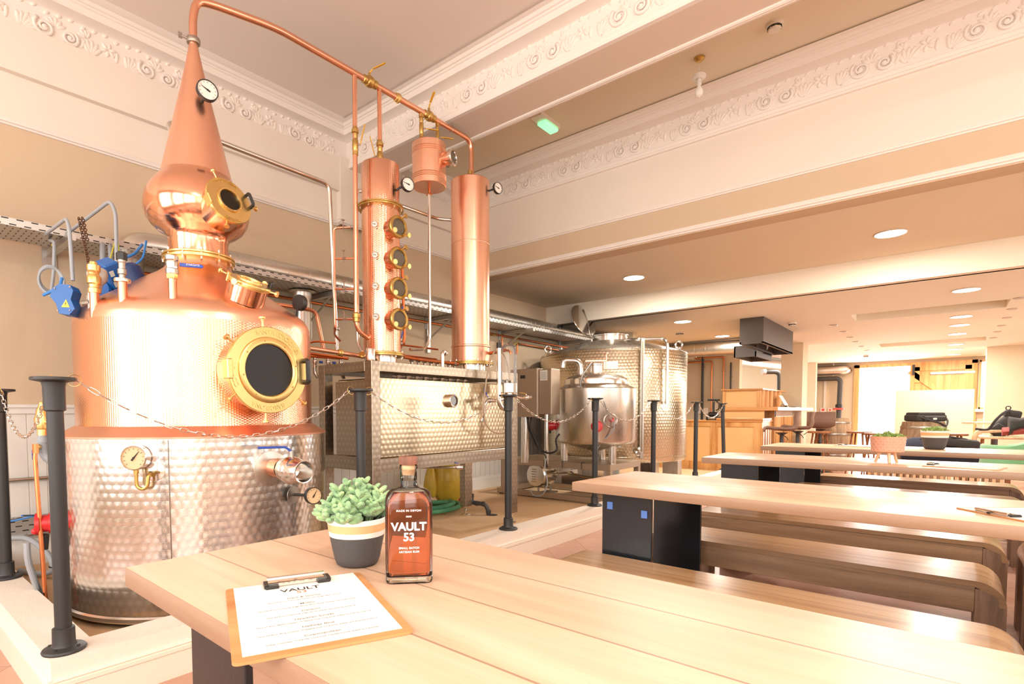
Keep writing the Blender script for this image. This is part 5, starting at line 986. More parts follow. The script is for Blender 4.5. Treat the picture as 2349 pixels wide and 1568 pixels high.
def planter(loc, s, label, kind):
    t = thing('potted_succulent', label, 'plant', loc)
    x, y, z = loc
    part(t, 'pot', MB().lathe([(0, z), (.036*s, z), (.042*s, z+.004*s), (.046*s, z+.014*s), (.0555*s, z+.062*s)], (x, y, 0), n=44), M['pot_grey'], 'charcoal lower pot')
    part(t, 'white_band', MB().lathe([(.0555*s, z+.062*s), (.0575*s, z+.0725*s)], (x, y, 0), n=44), M['pot_white']); part(t, 'tan_band', MB().lathe([(.0575*s, z+.0725*s), (.0592*s, z+.088*s)], (x, y, 0), n=44), M['pot_tan'])
    part(t, 'rim', MB().lathe([(.0592*s, z+.088*s), (.0595*s, z+.096*s), (.058*s, z+.098*s), (.0555*s, z+.096*s), (.0545*s, z+.085*s)], (x, y, 0), n=44), M['pot_white'])
    part(t, 'soil', MB().lathe([(0, z+.089*s), (.055*s, z+.087*s)], (x, y, 0), n=30), M['soil'])
    f = MB()
    if kind: succulent(f, (x, y, z+.088*s), .066*s, .082, 58, 11, .0235)
    else: succulent(f, (x, y, z+.088*s), .052*s, .045, 150, 5, .011)
    part(t, 'foliage', f, M['leaf'] if kind else M['sedum'])
planter((-.905, .685, .76), 1.0, 'green succulent in a banded charcoal pot on the nearest table', 1)
planter((-.04, 5.83, .76), 1.55, 'small leaved plant in a dark tan rimmed pot on the farthest table', 0)
t = thing('tripod_planter', 'coral patterned planter on three pale wooden legs', 'plant', (-.24, 4.07, .76))
x, y = -.24, 4.07
part(t, 'bowl', MB().lathe([(0, .829), (.07, .829), (.078, .833), (.086, .92), (.083, .922), (.08, .918), (.078, .9)], (x, y, 0), n=48), M['pot_coral'])
m = MB()
for k in range(18):
    for j in range(5):
        a = (k+.5*(j % 2))*2*PI/18; zc = .842+j*.0165; r = .0795+.0085*(zc-.833)/.087*1.02; o = V(x+r*math.cos(a), y+r*math.sin(a), zc); F = Matrix((V(-math.sin(a), math.cos(a), 0), V(0, 0, 1), V(math.cos(a), math.sin(a), 0))).transposed()
        m.tube([o+F @ V(.0125*math.cos(q*PI/6), .0072*math.sin(q*PI/6), 0) for q in range(12)], .0006, 4, closed=True)
part(t, 'white_pattern', m, M['pot_white'])
for a in (.75, .75+2.09, .75+4.19): part(t, 'leg', MB().tube([(x+.038*math.cos(a), y+.038*math.sin(a), .832), (x+.062*math.cos(a), y+.062*math.sin(a), .764)], [.0095, .0075], 10), M['pale_wood'])
part(t, 'soil', MB().lathe([(0, .908), (.079, .906)], (x, y, 0), n=24), M['soil']); f = MB(); succulent(f, (x, y, .906), .07, .036, 120, 9, .012); part(t, 'foliage', f, M['sedum'])
# bottle
BXY = V(-.738, .676, .76); yaw = math.atan2(-BXY.y, -BXY.x)+PI/2; RB = Matrix.Rotation(yaw, 3, 'Z')
bo = thing('rum_bottle', 'square shouldered bottle of amber spirit with white lettering on the nearest table', 'bottle', BXY)
def rrect(w, d, r, z, k=5):
    o = []
    for cx, cy, a0 in ((w/2-r, d/2-r, 0), (-w/2+r, d/2-r, PI/2), (-w/2+r, -d/2+r, PI), (w/2-r, -d/2+r, 1.5*PI)):
        for i in range(k): a = a0+i*PI/2/(k-1); o.append(BXY+RB @ V(cx+r*math.cos(a), cy+r*math.sin(a), 0)+V(0, 0, z))
    return o
def circ(r, z, n=20): 
    o = []
    for c0 in range(4):
        for i in range(5): a = c0*PI/2+i*PI/2/4*.999; o.append(BXY+RB @ V(r*math.cos(a), r*math.sin(a), 0)+V(0, 0, z))
    return o
W, Dp = .086, .042
g = MB(); outer = [rrect(W*.8, Dp*.7, .01, .002), rrect(W*.95, Dp*.92, .012, 0), rrect(W, Dp, .012, .006), rrect(W, Dp, .012, .146), rrect(W*.985, Dp*.98, .013, .155), rrect(W*.92, Dp*.92, .014, .164), rrect(W*.74, Dp*.84, .015, .1705), rrect(W*.5, Dp*.72, .013, .173), circ(.0165, .176), circ(.0152, .182), circ(.0152, .207), circ(.0168, .209), circ(.0168, .214), circ(.0152, .2155)]
g.loft(outer, True, None, False, False); part(bo, 'glass_body', g, M['bottle_glass'], 'clear glass body', 60)
g = MB(); g.loft([rrect(W*.78, Dp*.66, .01, .003), rrect(W*.94, Dp*.9, .012, .001), rrect(W-.002, Dp-.002, .012, .006), rrect(W-.002, Dp-.002, .012, .0125)], True, None, True, True); part(bo, 'thick_base', g, M['glass'], 'thick clear base', 60)
q = MB(); lq = [rrect(W-.0145, Dp-.0145, .0078, .0135), rrect(W-.0085, Dp-.0095, .0088, .0203), rrect(W-.0085, Dp-.0095, .0088, .1398), rrect(W-.0125, Dp-.0115, .0098, .1515), rrect(W*.64, Dp*.6, .013, .1655)]
q.loft(lq, True, None, True, True); part(bo, 'spirit', q, M['rum'], 'amber spirit', 60)
s_ = part(bo, 'stopper', MB().lathe([(0, .2165), (.0172, .2165), (.0175, .218), (.0175, .2295), (.0168, .231), (0, .231)], BXY, n=28), M['walnut'], 'dark wooden stopper')
part(s_, 'stopper_cork', MB().lathe([(0, .196), (.0105, .197), (.0118, .2), (.0119, .2165), (0, .2165)], BXY, n=24), M['cork_stop'])
FB = RB @ Matrix(((1, 0, 0), (0, 0, -1), (0, 1, 0))); 
def on_bottle(body, z, size, bold, sp=1., x=0): return (body, Matrix.Translation(BXY+RB @ V(x, -Dp/2-.0004, 0)+V(0, 0, z)) @ FB.to_4x4(), size, bold, sp)
lt = MB()
for body, M4, size, bold, sp in (on_bottle('MADE IN DEVON', .1325, .0052, .0001, 1.15), on_bottle('VAULT', .0985, .0205, .0007), on_bottle('53', .0795, .0205, .0006), on_bottle('SMALL BATCH', .0645, .0052, .00016, 1.12), on_bottle('ARTISAN RUM', .0575, .0052, .00016, 1.12)): lt.text(body, M4, size, .0002, bold, None, 'CENTER', sp)
for dx in (-.0035, 0, .0035): lt.torus(BXY+RB @ V(dx, -Dp/2-.0004, 0)+V(0, 0, .1235), .0013, .0004, RB @ V(0, -1, 0), 14, 5)
part(bo, 'white_lettering', lt, M['white_print'], smooth=0)
# clipboards
def clipboard(c, ang, label, menu):
    t = thing('menu_clipboard', label, 'clipboard', (0, 0, 0), 'menu clipboards on the tables')
    w, h = .235, .315; poly = []
    for cx, cy, a0 in ((w/2-.008, h/2-.008, 0), (-w/2+.008, h/2-.008, PI/2), (-w/2+.008, -h/2+.008, PI), (w/2-.008, -h/2+.008, 1.5*PI)):
        for i in range(4): a = a0+i*PI/6; poly.append((cx+.008*math.cos(a), cy+.008*math.sin(a)))
    part(t, 'board', MB().prism(poly, 0, .004), M['ply']); part(t, 'paper', MB().box(-.105, -.142, .004, .105, .155, .0046), M['paper'])
    cl = part(t, 'clip', MB().box(-.05, .128, .0046, .05, .131, .012).box(-.05, .128, .005, .05, .152, .0065).tube([(-.05, .154, .012), (.05, .154, .012)], .0045, 8), M['steel'])
    m = MB()
    for s in (-1, 1): m.box(s*.044-.011, .118, .0046, s*.044+.011, .128, .010, .001).box(s*.053-.004, .122, .005, s*.053+.004, .150, .012, .001)
    m.ball((0, .163, .008), (.006, .004, .004), 8); part(cl, 'clip_cap', m, M['black_plastic'])
    if menu:
        T = lambda x, y: Matrix.Translation((x, y, .0047))
        part(t, 'menu_heading', MB().text('VAULT', T(0, .094), .0215, .0001, .0003), M['ink'], smooth=0); part(t, 'menu_number', MB().text('53', T(0, .079), .018, .0001, .0001), M['ink_orange'], smooth=0)
        m = MB(); y = .055
        for hd, ln in (('Dark & Stormy', 'Vault 53 Rum, Lime Juice, finished with Ginger Beer over Ice'), ('Mojito', 'Vault 53 Rum, Lime Juice, Sugar Syrup, Mint Leaves, finished with Soda Water'), ('Daiquiri', 'Vault 53 Rum, Lime Juice, Sugar Syrup, shaken and strained to Serve'), ('Hawaiian Sunset', 'Vault 53 Rum, Malibu Liqueur, Pineapple Juice, Lime Juice, shaken and served over Ice'), ('Halfway Blue', 'Vault 53 Rum, Blue Curacao, Pineapple Juice, Lime Juice, shaken and strained to Serve'), ('Cosmopolitan', 'Vodka, Cointreau, Triple Sec, Lime Juice, Cranberry Juice, shaken and strained')):
            m.text(hd, T(0, y), .0088, .00008, .00006); m.text(ln, T(0, y-.0105), .0048, .00008, .00003); y -= .0335
        part(t, 'menu_lines', m, M['ink_grey'], smooth=0)
    t.location = c; t.rotation_euler = (0, 0, ang); return t
k1 = clipboard((-.755, .462, .7605), 1.047, 'menu clipboard lying on the nearest table in front of the bottle', True)
k1.location = (-.744, .470, .7605); k1.rotation_euler = (0, 0, 1.16)
clipboard((.235, 2.322, .7605), 2.29, 'menu clipboard on the second table at the right edge', False); clipboard((.10, 4.05, .7605), 1.36, 'menu clipboard on the third table beside the coral planter', False); clipboard((-.55, 5.93, .7605), 1.25, 'menu clipboard on the farthest table left of the planters', False)
# ================================================================ bar
BY0 = 9.9
lc = thing('bar_cabinet', 'lower oak bar cabinet with pale panelled front', 'cabinet', (-2.85, BY0, 0))
part(lc, 'carcass', MB().box(-4.0, BY0+.02, 0, -2.26, 10.55, .90), M['cork'])
m = MB(); m.box(-4.0, BY0, .08, -2.24, BY0+.03, .2).box(-4.0, BY0, .82, -2.24, BY0+.03, .90)
for x in (-3.6, -3.05, -2.36): m.box(x, BY0, .2, x+.12, BY0+.03, .82)
m.box(-4.0, BY0-.01, 0, -2.23, BY0+.04, .1).box(-2.26, BY0, 0, -2.235, 10.55, .9); part(lc, 'frame', m, M['bar_wood'])
part(lc, 'worktop', MB().box(-4.0, BY0-.02, .90, -2.22, 10.6, .925, .003), M['bar_top']); part(lc, 'raised_end_top', MB().box(-2.95, BY0-.03, .925, -2.22, 10.5, .965, .004), M['bar_top'])
m = MB(); [m.box(-2.235, BY0+.03+k*.16, .12, -2.222, BY0+.12+k*.16, .8) for k in range(4)]; part(lc, 'side_panel', m, M['bar_wood'])
mc = thing('bar_counter', 'tall oak bar counter with fluted front behind the stools', 'bar', (-2.45, 10.5, 0))
part(mc, 'carcass', MB().box(-2.86, 10.62, 0, -2.24, 12.85, 1.09), M['cork']); part(mc, 'counter_top', MB().box(-2.88, BY0+.1, 1.09, -2.03, 13.2, 1.15, .004), M['bar_top'])
m = MB(); m.box(-2.24, 10.62, .0, -2.21, 12.85, .06); m.box(-2.24, 10.62, .98, -2.2, 12.85, 1.09); part(mc, 'frame', m, M['stucco'], 'pale weathered top rail')
for k in range(12): part(mc, 'fluted_panel', MB().cyl((-2.235, 10.76+k*.18, .05), (-2.235, 10.76+k*.18, .98), .06, n=12), M['bar_wood'])
0; part(mc, 'end_post', MB().box(-2.3, 10.61, 0, -2.2, 10.68, 1.09), M['bar_wood']); part(mc, 'front_panel', MB().box(-2.86, BY0+.14, .965, -2.24, BY0+.17, 1.09), M['cork'])
uc = thing('bar_upstand', 'raised oak server box on top of the bar', 'cabinet', (-2.6, BY0+.2, 1.15))
part(uc, 'box', MB().box(-2.87, BY0+.16, 1.15, -2.32, 11.7, 1.44), M['cork']); part(uc, 'corner_post', MB().box(-2.35, BY0+.14, 1.15, -2.30, BY0+.19, 1.44), M['bar_wood']); part(uc, 'corner_post', MB().box(-2.9, BY0+.14, 1.15, -2.85, BY0+.19, 1.44), M['bar_wood'])
[part(uc, 'fluted_side', MB().cyl((-2.315, BY0+.28+k*.3, 1.15), (-2.315, BY0+.28+k*.3, 1.44), .05, n=12), M['bar_wood']) for k in range(5)]; part(uc, 'top', MB().box(-2.92, BY0+.1, 1.44, -2.26, 11.8, 1.462), M['bar_top'])
tl = thing('till_screen', 'tilted till screen on the bar counter', 'till', (-2.12, 11.0, 1.15)); part(tl, 'screen', MB().obox((-2.14, 10.95, 1.27), (.012, .26, .2), Matrix.Rotation(-.5, 3, 'Y'), .003), M['sticker']); part(tl, 'stand', MB().tube([(-2.14, 10.95, 1.25), (-2.09, 10.95, 1.16)], .008, 8).box(-2.17, 10.88, 1.15, -2.06, 11.02, 1.16), M['black_plastic']); part(tl, 'cable', MB().tube([(-2.1, 10.9, 1.16), (-2.1, 10.7, 1.2), (-2.12, 10.6, 1.16), (-2.08, 10.5, 1.155)], .005, 6, .05), M['black_cable'])
tt = thing('serving_tray', 'dark tray lying on the bar counter', 'tray', (-2.15, 11.9, 1.15)); part(tt, 'tray', MB().box(-2.28, 11.6, 1.15, -2.06, 12.2, 1.162, .004), M['black_plastic'])
bl = thing('blender', 'black jug blender standing on the bar worktop', 'blender', (-3.03, 10.05, .965)); x, y = -3.05, 10.06
part(bl, 'base', MB().loft([[(x-.1, y-.1, .926), (x+.1, y-.1, .926), (x+.1, y+.1, .926), (x-.1, y+.1, .926)], [(x-.065, y-.065, 1.06), (x+.065, y-.065, 1.06), (x+.065, y+.065, 1.06), (x-.065, y+.065, 1.06)]], True, None, True, True) and MB().box(x-.1, y-.1, .926, x+.1, y+.1, .99, .01).box(x-.075, y-.075, .99, x+.075, y+.075, 1.07, .02), M['black_plastic'])
part(bl, 'jug', MB().lathe([(.055, 1.07), (.075, 1.26), (.078, 1.265)], (x, y, 0), n=4), M['thin_glass']); part(bl, 'lid', MB().box(x-.085, y-.085, 1.265, x+.085, y+.085, 1.30, .008), M['black_plastic']); part(bl, 'handle', MB().tube([(x+.06, y-.02, 1.25), (x+.11, y-.04, 1.23), (x+.10, y-.04, 1.12), (x+.05, y-.02, 1.1)], .01, 8, .03), M['black_plastic']); part(bl, 'blade_shaft', MB().cyl((x, y, 1.07), (x, y, 1.25), .018, n=8), M['black_plastic'])
part(bl, 'control_panel', MB().box(x-.06, y-.103, .94, x+.06, y-.1, .98), M['steel_dark'])
# bar stools
def barstool_proto():
    t = thing('bar_stool', 'x', 'stool')
    part(t, 'base', MB().lathe([(0, 0), (.2, 0), (.2, .01), (.05, .03), (.03, .05)], n=28), M['black']); part(t, 'pedestal', MB().lathe([(.033, .03), (.033, .55), (.026, .56), (.026, .72), (.08, .755), (.09, .76)], n=20), M['black']); part(t, 'lift_lever', MB().tube([(0, .03, .73), (-.05, .2, .70), (-.07, .25, .66)], .006, 6), M['black'])
    pr = [(.235, .765), (.225, .80), (.19, .815), (.1, .80), (-.05, .79), (-.15, .795), (-.195, .83), (-.215, .9), (-.21, .98), (-.225, 1.065)]; th = .018; rings = []
    for i, (px, pz) in enumerate(pr):
        a = V(pr[max(i-1, 0)][0], 0, pr[max(i-1, 0)][1]); b = V(pr[min(i+1, 9)][0], 0, pr[min(i+1, 9)][1]); d = (b-a).normalized(); nr = V(-d.z, 0, d.x)
        w = .2 if i < 6 else .21; up = []; lo = []
        for j in range(9):
            u = -1+j/4; bend = (.035*u*u if i < 6 else 0); fw = (.04*u*u if i >= 6 else 0); p = V(px+fw, w*u, pz+bend)
            up.append(p-nr*th*.5); lo.append(p+nr*th*.5)
        rings.append(up+lo[::-1])
    part(t, 'seat_shell', MB().loft(rings, True, None, True, True), M['leather'], smooth=50)
    return t
s0 = barstool_proto(); s0.location = (-1.80, 9.15, 0); s0.rotation_euler = (0, 0, PI+.25); s0['label'] = 'brown bar stool seen side on, nearest along the bar'; s0['group'] = 'brown bar stools at the bar'
dup(s0, (-1.74, 10.0, 0), PI+.2, 'brown bar stool in the middle of the row of three'); dup(s0, (-1.62, 11.3, 0), 1.75, 'brown bar stool with its broad back turned to the camera')
# ================================================================ ceiling things
hd = thing('extractor_hood', 'dark grey box hood hanging from the low ceiling', 'hood', (-2.06, 9.4, 2.03)); hx0, hx1, hy0, hy1 = -2.22, -1.912, 8.43, 10.4
m = MB(); m.box(hx0, hy0, 2.03, hx0+.02, hy1, ZC4).box(hx1-.02, hy0, 2.03, hx1, hy1, ZC4).box(hx0+.02, hy0, 2.03, hx1-.02, hy0+.02, ZC4).box(hx0+.02, hy1-.02, 2.03, hx1-.02, hy1, ZC4).box(hx0, hy0, 2.03, hx0+.04, hy1, 2.06).box(hx1-.04, hy0, 2.03, hx1, hy1, 2.05); part(hd, 'casing', m, M['hood'], smooth=0)
part(hd, 'foil_lining', MB().box(hx0+.03, hy0+.03, 2.30, hx1-.03, hy1-.03, 2.31), M['foil'])
hd2 = MB().box(-2.62, 8.9, 1.93, -2.25, 9.0, 2.10); 
gx_ = thing('hood_inlet', 'dark inlet hood lined with crinkled foil below the box', 'hood', (-2.35, 9.3, 1.95)); m = MB(); m.box(-2.5, 9.2, 1.92, -2.48, 10.2, 2.1).box(-2.2, 9.2, 1.92, -2.18, 10.2, 2.0).box(-2.5, 9.2, 1.92, -2.18, 9.22, 2.1).box(-2.5, 10.18, 1.92, -2.18, 10.2, 2.1); part(gx_, 'frame', m, M['hood'], smooth=0); part(gx_, 'foil_lining', MB().obox((-2.34, 9.7, 2.03), (.3, .94, .01), Matrix.Rotation(.3, 3, 'Y')), M['foil'])
DL = [(-.395, 6.21, ZC3, 'large round downlight on the lower ceiling at the right'), (-2.81, 6.2, ZC3, 'round downlight on the lower ceiling near the left wall'), (-2.91, 8.1, ZC4, 'round downlight over the big tank'), (-2.94, 10.1, ZC4, 'round downlight over the bar worktop'), (.163, 8.09, ZC4, 'round downlight just past the ceiling step at the right'), (.164, 10.3, ZC4, 'downlight right after the first ceiling slot'), (.167, 11.3, ZC4, 'second downlight past the first ceiling slot'), (.16, 12.55, ZC4, 'third downlight past the first ceiling slot'), (.17, 14.5, ZC4, 'downlight just past the second ceiling slot'), (.175, 15.6, ZC4, 'last but one downlight before the barn door'), (.18, 17.0, ZC4, 'last downlight before the barn door'), (-2.35, 13.4, ZC4, 'small downlight beyond the dark hood')]
for i, (x, y, z, l) in enumerate(DL):
    r = .118; t = thing('ceiling_downlight', l, 'ceiling light', (x, y, z), 'round led downlights')
    part(t, 'rim', MB().lathe([(r, z+.001), (r+.008, z-.004), (r, z-.01), (r-.004, z-.008)], (x, y, 0), n=36), M['sign_white']); part(t, 'diffuser', MB().lathe([(0, z-.0075), (r-.003, z-.0075)], (x, y, 0), n=36), M['lamp'])
    L = bpy.data.lights.new('downlight', 'AREA'); L.shape = 'DISK'; L.size = .22; L.energy = DLW; L.color = (1, .94, .84); o = bpy.data.objects.new('downlight', L); C.objects.link(o); o.location = (x, y, z-.02)
for i, (x, y) in enumerate([(-1.297, 9.995), (-1.28, 10.92), (-1.28, 11.83), (-1.28, 12.64), (-1.28, 13.64), (-1.27, 14.61), (.645, 9.09), (.65, 10.0), (.66, 10.88), (.66, 11.82), (.66, 12.68), (.66, 13.68)]):
    t = thing('unlit_spotlight', '%s unlit spotlight of the %s row on the far ceiling' % (['nearest', 'second', 'third', 'fourth', 'fifth', 'sixth'][i % 6], ['left', 'right'][i//6]), 'ceiling light', (x, y, ZC4), 'unlit spotlights on the far ceiling'); part(t, 'body', MB().lathe([(.05, ZC4+.001), (.055, ZC4-.008), (.045, ZC4-.012), (.03, ZC4-.006), (0, ZC4-.006)], (x, y, 0), n=20), M['alu'])
def smoke(x, y, z, l, r=.055):
    t = thing('smoke_detector', l, 'smoke detector', (x, y, z), 'round smoke detectors'); part(t, 'base', MB().lathe([(r, z), (r, z-.018), (r*.85, z-.022)], (x, y, 0), n=28), M['sign_white']); part(t, 'cap', MB().lathe([(r*.8, z-.034), (r*.7, z-.045), (0, z-.047)], (x, y, 0), n=28), M['sign_white'])
    m = MB(); [m.obox((x+r*.8*math.cos(a), y+r*.8*math.sin(a), z-.028), (.004, .02, .014), Matrix.Rotation(a, 3, 'Z')) for a in [k*PI/4 for k in range(8)]]; part(t, 'vents', m, M['ink'])
smoke(-.978, 4.44, ZC2, 'white smoke detector on the tan ceiling between the beams'); smoke(-1.73, 9.33, ZC4, 'white smoke detector beside the dark hood'); smoke(-1.40, 15.9, ZC4, 'white smoke detector near the bright doorway'); smoke(-3.35, 9.2, ZC4-.0, 'dark smoke detector near the spiral duct', .07)
ex = thing('exit_light', 'green emergency light box under the tan ceiling', 'sign', (-2.9, 4.45, ZC2)); R = Matrix.Rotation(.0, 3, 'Z'); part(ex, 'housing', MB().box(-2.96, 4.27, ZC2-.035, -2.84, 4.60, ZC2+.004), M['sign_white']); part(ex, 'lens', MB().box(-2.95, 4.36, ZC2-.07, -2.85, 4.59, ZC2-.035, .012), M['green_glow'], 'green lens')
pb = thing('pendant_bulb', 'bare bulb hanging from a ceiling rose between the beams', 'light', (-1.505, 4.467, ZC2)); q = (-1.505, 4.467, 0)
part(pb, 'ceiling_rose', MB().lathe([(.04, ZC2), (.038, ZC2-.012), (.02, ZC2-.03), (0, ZC2-.032)], q, n=24), M['brass_dull']); part(pb, 'flex', MB().cyl((q[0], q[1], 3.69), (q[0], q[1], ZC2-.02), .0025, n=6), M['mortar']); part(pb, 'shade_ring', MB().lathe([(.012, 3.70), (.05, 3.685), (.05, 3.667), (.02, 3.66)], q, n=28), M['mortar']); part(pb, 'lamp_holder', MB().lathe([(.012, 3.67), (.018, 3.66), (.018, 3.615), (.014, 3.61)], q, n=20), M['mortar']); part(pb, 'bulb', MB().lathe([(.013, 3.615), (.014, 3.6), (.028, 3.575), (.031, 3.555), (.024, 3.53), (0, 3.52)], q, n=24), M['paper'], 'frosted bulb')
# pipes and ducts on the back wall
bd = thing('extract_duct', 'large spiral duct crossing above the bar', 'duct', (-3.2, 9.3, 2.25)); m = MB().tube([(-4.08, 10.6, 2.24), (-3.2, 10.6, 2.24), (-2.5, 10.55, 2.22), (-2.3, 9.9, 2.16)], .135, 26, .4, seg=8); part(bd, 'pipe', m, M['duct']); m = MB(); [m.torus((-3.95+k*.2, 10.6, 2.24), .136, .004, (1, .08, 0), 24, 5) for k in range(7)]; part(bd, 'spiral_seam', m, M['galv'])
def wpipe(name, x, z0, z1, r, mat, l, hz=None):
    t = thing(name, l, 'pipe', (x, 12.16, z0)); pts = [(x, 12.17, z0), (x, 12.17, z1)]+([(hz, 12.17, z1)] if hz else []); part(t, 'pipe', MB().tube(pts, r, 10, .05), M[mat])
    m = MB(); [m.obox((x, 12.18, z), (r*3.4, .03, .02)) for z in (z0+.25, z1-.3)]; part(t, 'clip', m, M['brass_dull'])
wpipe('drain_pipe', -3.93, .9, 2.33, .024, 'black', 'thick dark pipe down the pale back wall'); wpipe('copper_pipe', -3.74, .9, 2.15, .016, 'copper_old', 'left copper pipe bending on the pale back wall', -4.4); wpipe('copper_pipe', -3.50, .9, 2.23, .016, 'copper_old', 'right copper pipe bending higher on the pale back wall', -4.4); wpipe('drain_pipe', -3.36, .9, 2.1, .015, 'black', 'thin dark pipe at the corner of the pale back wall')
so = thing('wall_socket', 'white double socket on the back wall beside the blender', 'socket', (-3.9, 12.18, 1.12)); part(so, 'plate', MB().box(-4.02, 12.17, 1.03, -3.80, 12.2, 1.16, .004), M['mortar'])
gp = thing('soil_pipe', 'fat grey pipe bending down beyond the server box', 'pipe', (-2.55, 13.5, 1.5)); part(gp, 'pipe', MB().tube([(-3.0, 13.3, 1.95), (-2.72, 13.5, 1.95), (-2.70, 13.5, 1.0)], .055, 14, .12), M['grey_plastic']); part(gp, 'open_end', MB().cyl((-3.02, 13.28, 1.95), (-2.97, 13.33, 1.95), .062, n=16), M['alu'])
gd = thing('store_duct', 'pale duct seen through the gap behind the hood', 'duct', (-3.2, 14, 2.2)); part(gd, 'pipe', MB().tube([(-3.7, 13.0, 2.25), (-2.9, 16.4, 2.22)], .13, 20), M['duct'])
sh = thing('store_shelf', 'white shelf seen through the gap beyond the pier', 'shelf', (-3.2, 14.5, 1.4)); part(sh, 'shelf_board', MB().box(-3.6, 14.4, 1.36, -2.62, 14.8, 1.4).box(-3.6, 14.4, 1.52, -2.62, 14.8, 1.54).box(-3.6, 14.78, 0, -3.56, 14.8, 1.54).box(-2.66, 14.78, 0, -2.62, 14.8, 1.54), M['dado'])
# far end of the room
fd = thing('wall_duct', 'fat steel duct along the far wall left of the doorway', 'duct', (-2.5, 17.9, 2.2)); part(fd, 'pipe', MB().tube([(-3.2, 17.9, 2.2), (-2.05, 17.9, 2.2), (-2.0, 18.2, 2.2)], .13, 22, .12), M['duct']); part(fd, 'strap', MB().box(-2.3, 17.88, 2.05, -2.28, 17.92, ZC4), M['galv'])
fp = thing('soil_pipe', 'dark grey pipe with a red collar on the far wall', 'pipe', (-2.15, 17.9, 1.2)); part(fp, 'pipe', MB().tube([(-3.2, 17.85, 1.98), (-2.12, 17.85, 1.97), (-2.15, 17.85, .4)], .062, 16, .12), M['grey_plastic']); part(fp, 'red_collar', MB().lathe([(.06, 1.12), (.14, 1.12), (.14, 1.16), (.06, 1.17)], (-2.14, 17.85, 0), n=24), M['red_soft']); part(fp, 'coupling', MB().lathe([(.06, 1.18), (.085, 1.18), (.085, 1.26), (.06, 1.27)], (-2.14, 17.85, 0), n=20), M['black_plastic'])
fc = thing('wall_trunking', 'white conduit dropping to red sockets on the far wall', 'conduit', (-2.5, 18.05, 1.2)); part(fc, 'trunking', MB().box(-2.53, 18.05, 1.18, -2.48, 18.1, 2.1), M['mortar']); part(fc, 'socket', MB().box(-2.60, 18.04, 1.06, -2.46, 18.1, 1.17, .005).box(-2.42, 18.04, 1.07, -2.32, 18.1, 1.17, .005), M['mortar']); part(fc, 'red_switch', MB().box(-2.57, 18.035, 1.09, -2.5, 18.04, 1.15).box(-2.39, 18.035, 1.09, -2.35, 18.04, 1.14), M['red_soft'])
def barrel(x, y, l, top=.92):
    t = thing('whisky_barrel', l, 'barrel', (x, y, 0), 'weathered barrels used as tables'); k = top/.92; part(t, 'staves', MB().lathe([(0, .005), (.235, .0), (.275, .2*k), (.30, .46*k), (.275, .72*k), (.235, .92*k), (.225, .92*k), (.22, .9*k), (0, .9*k)], (x, y, 0), n=40), M['barrel'])
    m = MB(); [m.lathe([(r, z*k-.018), (r+.004, z*k), (r, z*k+.018)], (x, y, 0), n=40) for z, r in ((.1, .262), (.28, .291), (.64, .291), (.84, .258))]; part(t, 'hoop', m, M['steel_dark'])
barrel(-.20, 10.1, 'weathered oak barrel with a black bag on top'); barrel(-1.50, 11.9, 'weathered oak barrel behind the turned bar stool', .95)
bg = thing('camera_bag', 'black camera bag lying on the barrel', 'bag', (-.2, 10.05, .92)); x, y = -.18, 10.05; Rb = Matrix.Rotation(.7, 3, 'Z')
part(bg, 'body', MB().obox((x, y, .975), (.42, .26, .10), Rb, .03, 3), M['fabric_black']); part(bg, 'flap', MB().obox((x, y, 1.03), (.38, .24, .05), Rb, .022, 3), M['fabric_black']); part(bg, 'front_pocket', MB().obox(V(x, y, .965)+Rb @ V(.02, -.14, 0), (.3, .05, .07), Rb, .018, 2), M['fabric_black'])
part(bg, 'strap', MB().tube([V(x, y, .97)+Rb @ V(a, b, c) for a, b, c in ((-.2, -.1, .04), (-.1, -.17, -.02), (.05, -.2, -.06), (.15, -.18, -.12), (.24, -.1, -.02), (.22, .0, .06))], .012, 6, .06), M['fabric_black']); part(bg, 'tag', MB().obox(V(x, y, .965)+Rb @ V(.0, -.168, 0), (.05, .004, .025), Rb), M['sticker'])
def wstool(l, x, y, r=.17, h=.74, first=[None]):
    if first[0]: return dup(first[0], (x, y, 0), x*3, l)
    t = thing('wooden_stool', l, 'stool', (0, 0, 0), 'round topped wooden stools'); part(t, 'seat', MB().lathe([(0, h), (r, h), (r+.004, h-.01), (r, h-.03), (0, h-.03)], n=28), M['stool_wood'])
    for k in range(4): a = k*PI/2+.5; part(t, 'leg', MB().tube([(r*.6*math.cos(a), r*.6*math.sin(a), h-.03), (r*1.15*math.cos(a), r*1.15*math.sin(a), .0)], [.014, .011], 8), M['stool_wood'])
    part(t, 'foot_ring', MB().torus((0, 0, .25), r*.98, .007, n=28, k=6), M['black'])
    first[0] = t; t.location = (x, y, 0); return t
wstool('wooden stool right of the bag barrel', .13, 10.7); wstool('wooden stool in front of the bright doorway', -1.03, 11.0); wstool('wooden stool behind the coral planter', -.74, 10.3); wstool('wooden stool peeping out behind the turned bar stool', -1.55, 10.75)
ac = thing('green_armchair', 'green velvet tub armchair cut by the right edge', 'armchair', (.85, 9.1, 0))
m = MB()
rings = []
for i in range(15):
    a = PI*.93+(i/14)*PI*1.2; cx = .88+.5*math.cos(a); cy = 9.15+.42*math.sin(a); u = abs(i/14-.62); h = .64+.34*max(0., 1-abs(i/14-.72)/.42)**1.2
    d = V(math.cos(a), math.sin(a), 0); rings.append([V(cx, cy, .3)-d*.05, V(cx, cy, h)-d*.05, V(cx, cy, h+.03), V(cx, cy, h)+d*.05, V(cx, cy, .28)+d*.05])
m.loft(rings, True, None, True, True); part(ac, 'back', m, M['green_velvet'], smooth=60); part(ac, 'seat', MB().obox((.88, 9.15, .36), (.8, .7, .16), None, .05, 3), M['green_velvet'])
